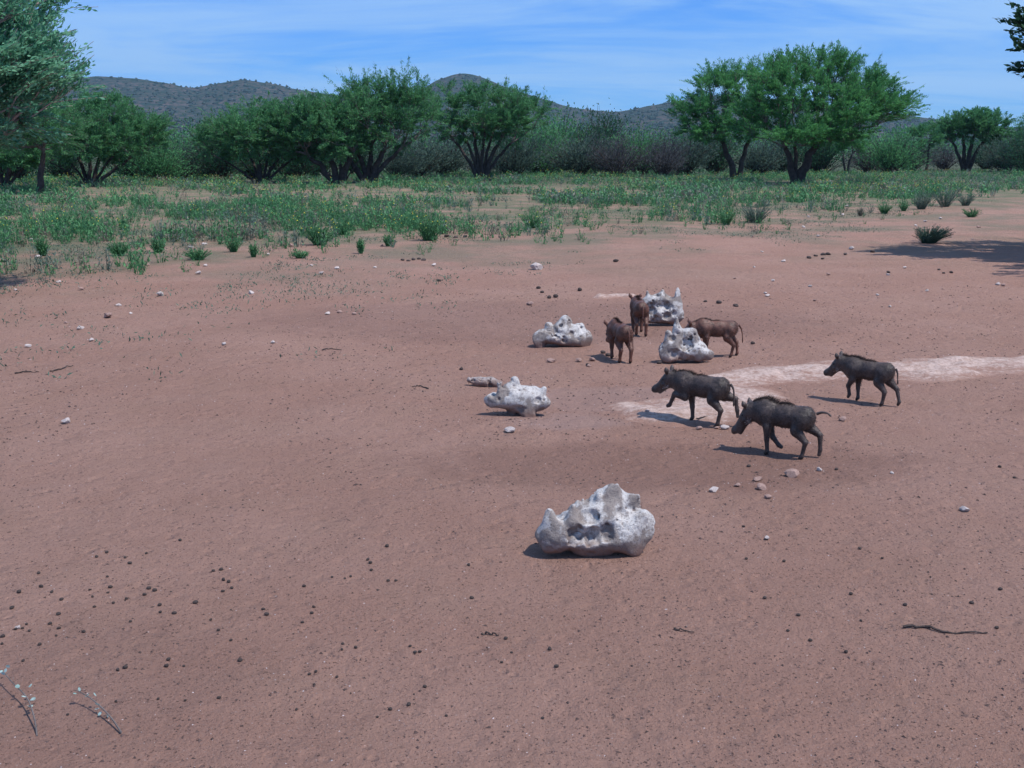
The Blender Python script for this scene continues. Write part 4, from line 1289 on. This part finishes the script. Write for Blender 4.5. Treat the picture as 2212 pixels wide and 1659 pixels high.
z7 = [(745, 452), (1000, 492), (1035, 457), (595, 650), (410, 570), (75, 572), (190, 413), (1030, 350), (1465, 358), (1620, 495), (1890, 465), (2185, 452),
      (1925, 355), (2180, 322), (1885, 243), (1930, 245), (1915, 265), (295, 533), (285, 295), (155, 328), (1710, 692), (1650, 700), (1375, 855), (1130, 862), (1785, 700),
      (1700, 470), (1350, 400), (960, 365), (880, 415), (505, 300), (660, 690), (460, 830), (330, 735), (1570, 455)]
for i, (a, b_) in enumerate(z7):
    put(stone_meshes['white' if i % 4 else 'pink'][i % 5], 'stone', a * .4289, 379.5 + b_ * .4289, rr.uniform(8, 14), 'small pale stone scattered on the left plain below the herbs', 'stone',
        'small pale stones scattered on the left plain')
z8 = [(230, 395), (710, 388), (295, 502), (455, 577), (238, 627), (95, 715), (915, 193), (885, 243), (635, 255), (1600, 272), (1880, 325), (1420, 315), (600, 320), (1505, 805),
      (1230, 928), (680, 875), (320, 823), (1140, 832), (1215, 690), (335, 843), (780, 688), (650, 770), (1490, 290), (375, 730), (1340, 625), (2060, 755)]
for i, (a, b_) in enumerate(z8):
    put(stone_meshes['white' if i % 5 else 'pink'][(i + 2) % 5], 'stone', 1558.7 + a * .2953, 393 + b_ * .2953, rr.uniform(7, 12), 'small pale stone scattered on the right plain near the path', 'stone',
        'small pale stones scattered on the right plain')

za = [(300, 283), (840, 312), (318, 392), (147, 432), (403, 435), (703, 415), (862, 392), (842, 433), (720, 470), (990, 493), (1132, 460), (1165, 405), (1212, 420), (480, 497), (887, 523),
      (738, 556), (457, 616), (1255, 610), (1365, 617), (1020, 672), (205, 690), (175, 728), (120, 735), (228, 750), (460, 730), (390, 697), (437, 795), (655, 765), (20, 795), (15, 862),
      (312, 868), (180, 1000), (925, 1072), (982, 1055), (1303, 1025), (1320, 980), (1440, 1018), (1880, 982), (1710, 740), (1808, 818), (2062, 585), (2090, 630), (1530, 523), (530, 1415),
      (910, 1310), (1238, 1285), (1450, 1298), (1715, 1275), (1670, 270), (1730, 262), (1752, 340), (1790, 352), (1745, 427), (1815, 400), (835, 125), (978, 162), (1145, 128), (1410, 30),
      (755, 158), (1015, 212), (90, 555), (1250, 545), (1650, 655)]
for i, (a, b_) in enumerate(za):
    put(dung_meshes[i % 6], 'dung_pellet', a * .2757, 1152 + b_ * .2757, rr.uniform(7, 12), 'dark dry dung pellet lying in the scatter at lower left', 'dung', 'dung pellets at lower left', 0.1)
zb = [(690, 243), (668, 217), (697, 297), (535, 338), (490, 355), (390, 348), (830, 375), (890, 375), (170, 412), (820, 103), (248, 570), (230, 622), (157, 693), (473, 858), (465, 907), (575, 890),
      (1078, 912), (1040, 918), (1000, 873), (1485, 505), (1462, 245), (1797, 912), (2095, 897), (2148, 1032), (1750, 805), (210, 1087), (262, 1068), (427, 1105), (250, 1162), (990, 1310),
      (1115, 1170), (1285, 1405), (745, 1405), (845, 1345), (110, 1352), (2040, 1410), (1720, 990)]
for i, (a, b_) in enumerate(zb):
    put(dung_meshes[i % 6], 'dung_pellet', 609.9 + a * .2757, 1152 + b_ * .2757, rr.uniform(6.5, 11), 'dark dry dung pellet on the sand below the nearest salt lick', 'dung', 'dung pellets in the middle foreground', 0.1)
zc = [(200, 175), (840, 220), (2033, 210), (2140, 297), (180, 897), (315, 1177), (562, 1292), (485, 1405), (912, 1552), (945, 1152), (1175, 877), (1010, 815), (1827, 1217), (2035, 1130), (1020, 1335),
      (455, 920), (160, 662), (2010, 1412), (1340, 1222), (650, 1470)]
for i, (a, b_) in enumerate(zc):
    put(dung_meshes[i % 6], 'dung_pellet', 1558.7 + a * .2953, 948.8 + b_ * .2953, rr.uniform(6.5, 11), 'dark dung pellet on the sand right of the nearest salt lick', 'dung', 'dung pellets at right', 0.1)
zd = [(590, 90), (615, 122), (877, 107), (665, 163), (710, 155), (1978, 207), (1860, 190), (1765, 178), (2100, 465), (45, 645), (940, 615), (1045, 520), (1080, 540), (1440, 600)]
for i, (a, b_) in enumerate(zd):
    put(dung_meshes[i % 6], 'dung_lump', 982.7 + a * .3064, 596.4 + b_ * .3064, rr.uniform(9, 14), 'dark dung lump on the sand around the far salt licks', 'dung', 'dung lumps around the far salt licks', 0.15)
ze = [(105, 905, 'black dung lump on the sand right of the farthest salt lick'), (640, 548, ''), (745, 522, ''), (780, 520, ''), (905, 522, ''), (740, 553, ''), (1220, 672, ''), (1625, 665, ''), (1680, 660, ''), (1590, 635, ''), (1105, 505, ''), (690, 530, '')]
for i, (a, b_, lb) in enumerate(ze):
    put(dung_meshes[i % 6], 'dung_lump', 1558.7 + a * .2953, 393 + b_ * .2953, rr.uniform(8, 13), lb or 'dark dung lump on the right plain beside the tree shadow', 'dung', 'dung lumps on the right plain', 0.15, 0.8)
for i, (a, b_) in enumerate([(870, 562), (882, 563), (893, 561), (905, 560), (915, 562), (965, 512), (985, 514), (1005, 512), (948, 608), (1330, 565)]):
    put(dung_meshes[i % 6], 'dung_lump', a, b_, rr.uniform(9, 13), 'dark trampled dung lump beyond the sand in front of the herbs', 'dung', 'dung lumps in front of the herbs', 0.2, 0.8)


def stick(label, pts, rad, lift=0.006, name='stick'):
    q = np.array([gpz(u, v)[:] for u, v in pts])
    t_ = np.linspace(0, 1, len(q)); tt = np.linspace(0, 1, len(q) * 4)
    q = np.stack([np.interp(tt, t_, q[:, i]) for i in range(3)], -1)
    q[:, 2] = ground_z(q[:, 0], q[:, 1]) + lift
    q[1:-1] += rng.normal(size=(len(q) - 2, 3)) * rad * 0.5
    mb = MB(); mb.tube(q - q[0], np.linspace(rad, rad * 0.45, len(q)), 5)
    o = mb.build(name, M['bark'], loc=Vector(q[0]))
    tag(o, label, 'stick', 'dry sticks on the sand')


stick('long thin wavy dark stick lying at lower right', [(1950, 1363), (1995, 1364), (2040, 1374), (2090, 1376), (2132, 1377)], .006)
stick('short dark stick lying at the left edge of the sand', [(32, 806), (60, 803), (84, 804)], .007)
stick('dark stick slanting up to the right on the left sand', [(108, 803), (135, 797), (158, 790)], .007)
stick('forked dark twig lying left of the pitted salt lick', [(696, 758), (715, 755), (738, 758)], .006)
stick('thin dark twig below the nearest salt lick', [(1040, 1364), (1062, 1366), (1078, 1369)], .005)
stick('thin pale twig curved on the sand at middle front', [(1455, 1358), (1475, 1362), (1500, 1366)], .004)
stick('thin dark twig under the trotting piglet', [(1505, 905), (1530, 897), (1556, 895)], .005, .02)
stick('dark twig lying near the herb tufts left of centre', [(890, 833), (905, 830), (925, 835)][::-1], .006)


def thorn_twig(label, pts, seed, leaves):
    """a thin leafy shoot standing in the foreground: (u, v, height) per point"""
    r = np.random.default_rng(seed)
    q = np.array([gp(u, v, z)[:] for u, v, z in pts])
    base = q[0].copy(); q = q - base
    t_ = np.linspace(0, 1, len(q)); tt = np.linspace(0, 1, 14)
    c = np.stack([np.interp(tt, t_, q[:, i]) for i in range(3)], -1); c[1:-1] = (c[:-2] + 2 * c[1:-1] + c[2:]) / 4
    root = empty('thorn_twig', base); tag(root, label, 'twig', 'leafy thorn twigs in the foreground')
    mb = MB(); mb.tube(c, np.linspace(.0032, .0015, 14), 5)
    for i in range(2, 13):
        for sg in (-1, 1):
            d = np.array([sg * .012, r.normal() * .004, .008])
            mb.tube(np.stack([c[i], c[i] + d]), [.0012, .0003], 3)
    mb.build('stem', M['twig'], root)
    for i in range(leaves):
        k = c[r.integers(4, 13)] + r.normal(size=3) * np.array([.016, .01, .012])
        lf = MB(); a = np.arange(7) * 2 * math.pi / 7
        n1 = r.normal(size=3); n1 /= np.linalg.norm(n1); n2 = np.cross(n1, r.normal(size=3)); n2 /= np.linalg.norm(n2)
        ring = np.cos(a)[:, None] * n1 * .008 + np.sin(a)[:, None] * n2 * .006
        lf.add(np.concatenate([ring, [[0, 0, .0015]]]) + k, [[j, (j + 1) % 7, 7] for j in range(7)], r.random())
        lf.build('leaf', M['leaf_round'], root)


thorn_twig('pale thorny shoot with round blue-green leaves at the lower left corner', [(80, 1590, 0), (76, 1556, .016), (62, 1508, .035), (28, 1476, .042), (6, 1450, .045)], 3, 13)
thorn_twig('shorter dark thorny shoot arching right beside the corner shoot', [(262, 1582, 0), (242, 1552, .015), (218, 1526, .03), (188, 1502, .036), (164, 1491, .04)], 4, 9)


# ------------------------------------------------------------------ herbs
def forb_mesh(seed, h, w, stems, leaf=0.05, mats=('forb',), flowers=0, upright=0.35, lean=0.0):
    r = np.random.default_rng(seed); mb = MB(); fl = MB()
    for i in range(stems):
        a = r.uniform(0, 6.28); q = r.random() ** 0.5
        hh = h * r.uniform(0.45, 1.0)
        tip = np.array([math.cos(a) * q * w / 2 + lean, math.sin(a) * q * w / 2, hh * (1 - .25 * q)])
        b0 = np.array([tip[0] * .25, tip[1] * .25, -.02]); m_ = np.array([tip[0] * .5, tip[1] * .5, tip[2] * .6])
        p = bez(b0, m_, tip, 4)
        mb.tube(p, np.linspace(.006, .003, 4), 3, tone=.2, cap=False)
        k = int(hh / .028) + 2
        tt = r.uniform(.15, 1, k)[:, None]
        pos = (1 - tt) ** 2 * b0 + 2 * tt * (1 - tt) * m_ + tt * tt * tip + r.normal(size=(k, 3)) * .012
        D = np.array([0, 0, upright]) + r.normal(size=(k, 3)) * .5
        leaves_at(mb, pos, D, leaf, leaf * .28, np.clip(.5 + .15 * r.normal() + .2 * r.normal(size=k), 0, .9), up=.2, r=r)
        if i < flowers:
            c = tip + np.array([0, 0, .01]); s_ = .016
            fl.add(np.array([[s_, 0, 0], [0, s_, 0], [-s_, 0, 0], [0, -s_, 0], [0, 0, s_ * .7]]) + c, [[0, 1, 4], [1, 2, 4], [2, 3, 4], [3, 0, 4]])
    return mb, fl


HG = 'separate herb clumps at the front of the green belt'
herbs = [  # u, v(base), height px, width px, kind, label
    (925, 520, 68, 75, 'forb', 'tallest dark herb clump standing forward in the middle of the belt'), (258, 552, 34, 56, 'forb', 'dense herb clump on bare sand at left'), (343, 545, 36, 44, 'forb', 'herb clump with reddish foot right of the left clump'),
    (428, 562, 30, 62, 'forb', 'wide low herb clump left of centre'), (505, 545, 36, 38, 'forb', 'narrow upright herb clump left of centre'), (548, 556, 34, 22, 'forb', 'thin two-stemmed herb right of the narrow clump'),
    (650, 558, 18, 46, 'forb', 'very low spreading herb patch before the belt'), (740, 508, 40, 56, 'forb', 'bushy herb clump beside the two white stones'), (690, 530, 50, 80, 'forb', 'broad dark herb mass before the belt, left of centre'),
    (92, 552, 46, 40, 'forb', 'tall sparse herb at far left'), (780, 548, 40, 20, 'forb', 'single thin upright herb right of the broad mass'), (838, 532, 30, 26, 'forb', 'small upright herb left of the tallest clump'),
    (1148, 492, 42, 70, 'forb', 'herb clump right of centre at the belt edge'), (1570, 482, 40, 46, 'forb', 'dark herb clump at the belt edge under the thorn trees'), (1632, 478, 50, 80, 'forb_pale', 'silvery herb clump beside the dark clump under the thorn trees'),
    (1910, 462, 26, 40, 'forb', 'low herb clump left of the silver shrubs'), (1952, 458, 26, 30, 'forb', 'small herb tuft touching the silver shrubs'), (2098, 470, 22, 46, 'forb', 'dark isolated herb cushion on the path at right'),
    (2002, 522, 42, 88, 'forb', 'leafy branching shrub at the edge of the tree shadow'), (1990, 455, 44, 60, 'forb_pale', 'silver-leaved shrub right of the low herb clump'), (2040, 450, 48, 64, 'forb_pale', 'largest silver-leaved shrub near the path'),
    (2085, 448, 34, 46, 'forb_pale', 'smallest silver-leaved shrub beside the path'), (1858, 466, 20, 18, 'straw', 'small dry brown tuft on the mound right of centre')]
for i, (u, v, hp, wp, kd, lb) in enumerate(herbs):
    p = gpz(u, v); sc = math.hypot(p.y, 1.8) / FPX * 1024 / 2212
    h, w = hp * sc, wp * sc
    mb, fl = forb_mesh(300 + i, h, w, int(30 + wp * (2.2 if i == 18 else 1.0)), leaf=.042, upright=(.05 if i == 18 else .35), flowers=(6 if i in (0, 7, 8, 12) else 0), lean=(.12 if i == 18 else 0))
    root = empty('herb_clump', p); tag(root, lb, 'plant', HG)
    mb.build('leafy_stems', M['scrub_green' if i == 18 else kd], root)
    if fl.v:
        fl.build('flowers', M['petal'], root)


def belt_edge(a):
    """distance at which the herbs begin, by direction x / y"""
    return np.interp(a, [-.6, -.45, -.2, 0, .12, .2, .3, .36, .42, .47, .6], [16.5, 17.5, 19, 22, 25, 26, 28, 33, 40, 47, 50])


def light_forb(seed, h, stems, nleaf, leaf, flowers):
    """ribbons for stems and narrow upright leaves: cheap enough for thousands"""
    r = np.random.default_rng(seed); mb = MB(); fl = MB()
    for i in range(stems):
        a = r.uniform(0, 6.28); q = r.random() ** 0.5
        hh = h * r.uniform(0.45, 1.0)
        tip = np.array([math.cos(a) * q * h * .55, math.sin(a) * q * h * .55, hh])
        b0 = tip * np.array([.25, .25, 0]); b0[2] = -.03
        sd_ = np.array([math.cos(a + 1.3), math.sin(a + 1.3), 0]) * .0055
        mb.add(np.stack([b0 - sd_, b0 + sd_, tip + sd_ * .4, tip - sd_ * .4]), [[0, 1, 2, 3]], .2)
        tt = r.uniform(.12, 1.05, nleaf)[:, None]
        pos = b0 + (tip - b0) * tt + r.normal(size=(nleaf, 3)) * leaf * .22
        D = np.array([0, 0, 1.1]) + r.normal(size=(nleaf, 3)) * .5
        leaves_at(mb, pos, D, leaf, leaf * .30, np.clip(.5 + .15 * r.normal() + .2 * r.normal(size=nleaf), 0, .9), up=.2, r=r)
        if i < flowers:
            c = tip + np.array([0, 0, .02]); s_ = .017
            fl.add(np.array([[s_, 0, 0], [0, s_, 0], [-s_, 0, 0], [0, -s_, 0], [0, 0, s_ * .9]]) + c, [[0, 1, 4], [1, 2, 4], [2, 3, 4], [3, 0, 4]])
    return mb, fl


def herb_belt():
    r = np.random.default_rng(77)
    H_ = [.34, .42, .5, .3, .38, .46, .36, .44, .28, .4]
    lib = [light_forb(400 + i, H_[i], 8, 5, .082, 2) for i in range(10)] + [light_forb(430 + i, H_[i] * 1.05, 5, 3, .15, 3) for i in range(10)]
    libv = [(np.concatenate(m_.v), np.concatenate([f.reshape(-1, 4) for f in m_.f]), np.concatenate(m_.t)) for m_, _ in lib]
    mb = {'forb': MB(), 'forb_pale': MB(), 'straw': MB()}; fl = MB()
    n = 41000
    yy = 16 + (96 - 16) * r.random(n) ** 1.05
    aa = r.uniform(-.58, .58, n); xx = aa * yy
    e = belt_edge(aa)
    cl = vnoise(xx / 1.9, yy / 2.8, seed=31) * .6 + vnoise(xx / .7, yy / .9, seed=32) * .45
    e = e - 2.2 - 2.5 * sstep(.05, -.25, aa)
    dens = sstep(2, 17, yy - e) * .80 + .055
    track = np.exp(-((yy - (45 + xx * .06 + 1.2 * vnoise(xx / 6, xx * 0, seed=35))) / 3.2) ** 2) * sstep(.15, -.1, aa)
    dens = dens * (1 - .95 * track)
    ok = (yy > e) & (r.random(n) < dens * np.clip(.60 + 2.1 * cl, .06, 1.7)) & (cl > -.45)
    tall = (np.clip(.62 + .75 * cl, .42, 1.15) * (.55 + .45 * sstep(0, 5, yy - e)))[ok]
    xx, yy, aa = xx[ok], yy[ok], aa[ok]
    zz = ground_z(xx, yy)
    fmask = vnoise(xx / 5, yy / 7, seed=33)
    pmask = vnoise(xx / 2.5, yy / 3.5, seed=38)
    for i in range(len(xx)):
        far = yy[i] > 37
        k = r.integers(0, 10) + (10 if far else 0)
        v, fs, ts = libv[k]
        s_ = r.uniform(.75, 1.2) * tall[i]
        c, sn = math.cos(i * 1.7), math.sin(i * 1.7)
        rot = np.array([[c, -sn, 0], [sn, c, 0], [0, 0, 1]]) * s_
        off = np.array([xx[i], yy[i], zz[i]])
        q = r.random() - .25 * pmask[i]
        dst = mb['forb_pale' if q < .12 else ('straw' if q < .25 else 'forb')]
        dst.add(v @ rot.T + off, fs, np.clip(ts + .1 * math.sin(i * 3.1), 0, .9))
        fm = lib[k][1]
        if fmask[i] > -.2 and yy[i] > 23 and r.random() < (.14 + .30 * sstep(36, 50, yy[i])):
            fl.add(np.concatenate(fm.v) @ rot.T + off, np.concatenate(fm.f), .5)
    tag(mb['forb'].build('green_herbs', M['forb']), 'belt of knee-high green herbs between the sand and the trees', None, None, 'stuff')
    tag(mb['forb_pale'].build('silver_herbs', M['forb_pale']), 'silvery herbs mixed into the green belt', None, None, 'stuff')
    tag(mb['straw'].build('dry_grass', M['straw']), 'dry pale grass mixed into the green belt', None, None, 'stuff')
    tag(fl.build('yellow_flowers', M['petal']), 'yellow flower heads dotted over the green belt', None, None, 'stuff')


herb_belt()


def ground_cover():
    """sparse flat greenery and litter on the sand before the herbs"""
    r = np.random.default_rng(78); mb = MB()
    n = 11000
    aa = r.uniform(-.56, .56, n); yy = 8.5 + 30 * r.random(n); xx = aa * yy
    e = belt_edge(aa)
    m_ = vnoise(xx / 1.1, yy / 1.6, seed=36) * .7 + vnoise(xx / .35, yy / .4, seed=37) * .5
    dens = np.clip(1.0 - (e - yy) / np.where(aa < -.05, 10.5, 6.5), 0, 1) ** 1.1
    ok = (m_ > .05) & (r.random(n) < dens) & (yy < e + 9)
    for x, y_ in zip(xx[ok], yy[ok]):
        k = r.integers(7, 18); s_ = r.uniform(.05, .18)
        P = np.stack([x + r.normal(size=k) * s_, y_ + r.normal(size=k) * s_, np.zeros(k)], -1)
        P[:, 2] = ground_z(P[:, 0], P[:, 1]) + r.uniform(.005, .05, k)
        leaves_at(mb, P, r.normal(size=(k, 3)) + np.array([0, 0, .4]), .045, .013, np.clip(.5 + .25 * r.normal(size=k), 0, .9), r=r)
    tag(mb.build('ground_cover', M['scrub_green']), 'sparse low greenery creeping over the sand before the herbs', None, None, 'stuff')


ground_cover()


def crumbs():
    r = np.random.default_rng(79)
    tet = np.array([[1, 0, -.4], [-.5, .87, -.4], [-.5, -.87, -.4], [0, 0, .6]])
    tf = np.array([[0, 1, 2], [0, 3, 1], [1, 3, 2], [2, 3, 0]])

    def scatter(n, lo, hi, near, far, flat=.7, elong=1.0, pw=1.6, noise_cut=None):
        t = r.random(n)
        yy = near + (far - near) * t ** pw
        xx = r.uniform(-.62, .62, n) * (yy + .6)
        if noise_cut is not None:
            m_ = vnoise(xx / .5, yy / .5, seed=41) * .6 + vnoise(xx / 2, yy / 2, seed=42) * .6
            ok = m_ + r.normal(size=n) * .25 > noise_cut
            xx, yy = xx[ok], yy[ok]
        n = len(xx)
        s_ = lo + (hi - lo) * r.random(n) ** 3.4
        s_ = s_ * np.clip(yy / 6, .8, 1.3)
        a = r.uniform(0, 6.28, n); c, sn = np.cos(a), np.sin(a)
        v = tet[None] * (1 + .35 * r.normal(size=(n, 4, 1)).clip(-1.4, 1.4)) * s_[:, None, None]
        v[..., 2] *= flat; v[..., 0] *= np.where(r.random(n) < .2, elong, 1)[:, None]
        x = v[..., 0] * c[:, None] - v[..., 1] * sn[:, None]; y_ = v[..., 0] * sn[:, None] + v[..., 1] * c[:, None]
        V = np.stack([x + xx[:, None], y_ + yy[:, None], v[..., 2] + (ground_z(xx, yy) + s_ * .22)[:, None]], -1)
        F = tf[None] + (np.arange(n) * 4)[:, None, None]
        mb = MB(); mb.add(V.reshape(-1, 3), F.reshape(-1, 3), np.repeat(r.random(n), 4))
        return mb
    tag(scatter(38000, .0026, .0115, 2.2, 15, elong=1.8, noise_cut=-.22).build('soil_crumbs', M['crumb']), 'dark crumbs of dung and plant litter peppering the sand', None, None, 'stuff')
    tag(scatter(8000, .002, .0055, 2.2, 16).build('quartz_grit', M['grit']), 'tiny pale grit glinting in the sand', None, None, 'stuff')


crumbs()



def name_small_stones():
    """say where each small pale stone lies: beside which landmark and on which side of it"""
    marks = {'the tallest herb clump': (925, 520), 'the dense left herb clump': (258, 552), 'the reddish-footed herb clump': (343, 545), 'the wide low herb clump': (428, 562),
             'the narrow upright herb clump': (505, 545), 'the spreading herb patch': (650, 558), 'the bushy herb clump': (740, 508), 'the sparse far-left herb': (92, 552),
             'the single thin herb': (780, 548), 'the dark clump under the thorns': (1570, 482), 'the silvery clump under the thorns': (1632, 478), 'the dry brown tuft': (1858, 466),
             'the low clump by the silver shrubs': (1910, 462), 'the isolated herb cushion': (2098, 470), 'the shrub by the tree shadow': (2002, 522), 'the long flat white stone': (1156, 581),
             'the farthest salt lick': (1425, 704), 'the domed salt lick': (1215, 744), 'the lone walking piglet': (1868, 865), 'the stone pair by the tree shadow': (2160, 615),
             'the long pinkish stone': (233, 683), 'the angular stone on the left plain': (347, 638), 'the flat stone below the herb tufts': (543, 634)}
    pos = {k: gp(*v) for k, v in marks.items()}
    seen = {}
    for o in list(COL.objects):
        if o.get('group') not in ('small pale stones scattered on the left plain', 'small pale stones scattered on the right plain'):
            continue
        k = min(pos, key=lambda q: (pos[q].xy - o.location.xy).length)
        d = o.location.xy - pos[k].xy
        side = ('right of' if d.x > 0 else 'left of') if abs(d.x) > abs(d.y) else ('beyond' if d.y > 0 else 'in front of')
        seen.setdefault((k, side), []).append((d.length, o))
    for (k, side), lst in seen.items():
        lst.sort(key=lambda q: q[0])
        for i, (_, o) in enumerate(lst):
            tail = '' if len(lst) == 1 else (', closest to it' if i == 0 else (', farthest from it' if i == len(lst) - 1 else ', between two others'))
            tint = 'pinkish' if o.data.materials[0].name.startswith('pink') else 'pale'
            o['label'] = 'small %s stone %s %s%s' % (tint, side, k, tail)


name_small_stones()


def haze():
    mb = MB()
    x0, x1, y0, y1, z0, z1 = -5600, 5600, -800, 5600, -60, 420
    v = [(x, y_, z) for x in (x0, x1) for y_ in (y0, y1) for z in (z0, z1)]
    mb.add(v, [[0, 1, 3, 2], [4, 6, 7, 5], [0, 4, 5, 1], [2, 3, 7, 6], [0, 2, 6, 4], [1, 5, 7, 3]])
    m = bpy.data.materials.new('air_haze'); m.use_nodes = True
    t = m.node_tree; t.nodes.clear()
    pv = N(t, 'ShaderNodeVolumePrincipled'); out = N(t, 'ShaderNodeOutputMaterial')
    pv.inputs['Color'].default_value = (0.50, 0.78, 1.0, 1)
    pv.inputs['Density'].default_value = 0.00011
    pv.inputs['Anisotropy'].default_value = 0.2
    wire(t, pv.outputs[0], out.inputs['Volume'])
    tag(mb.build('haze', m), 'thin bluish air between the clearing and the hills', None, None, 'stuff')


haze()
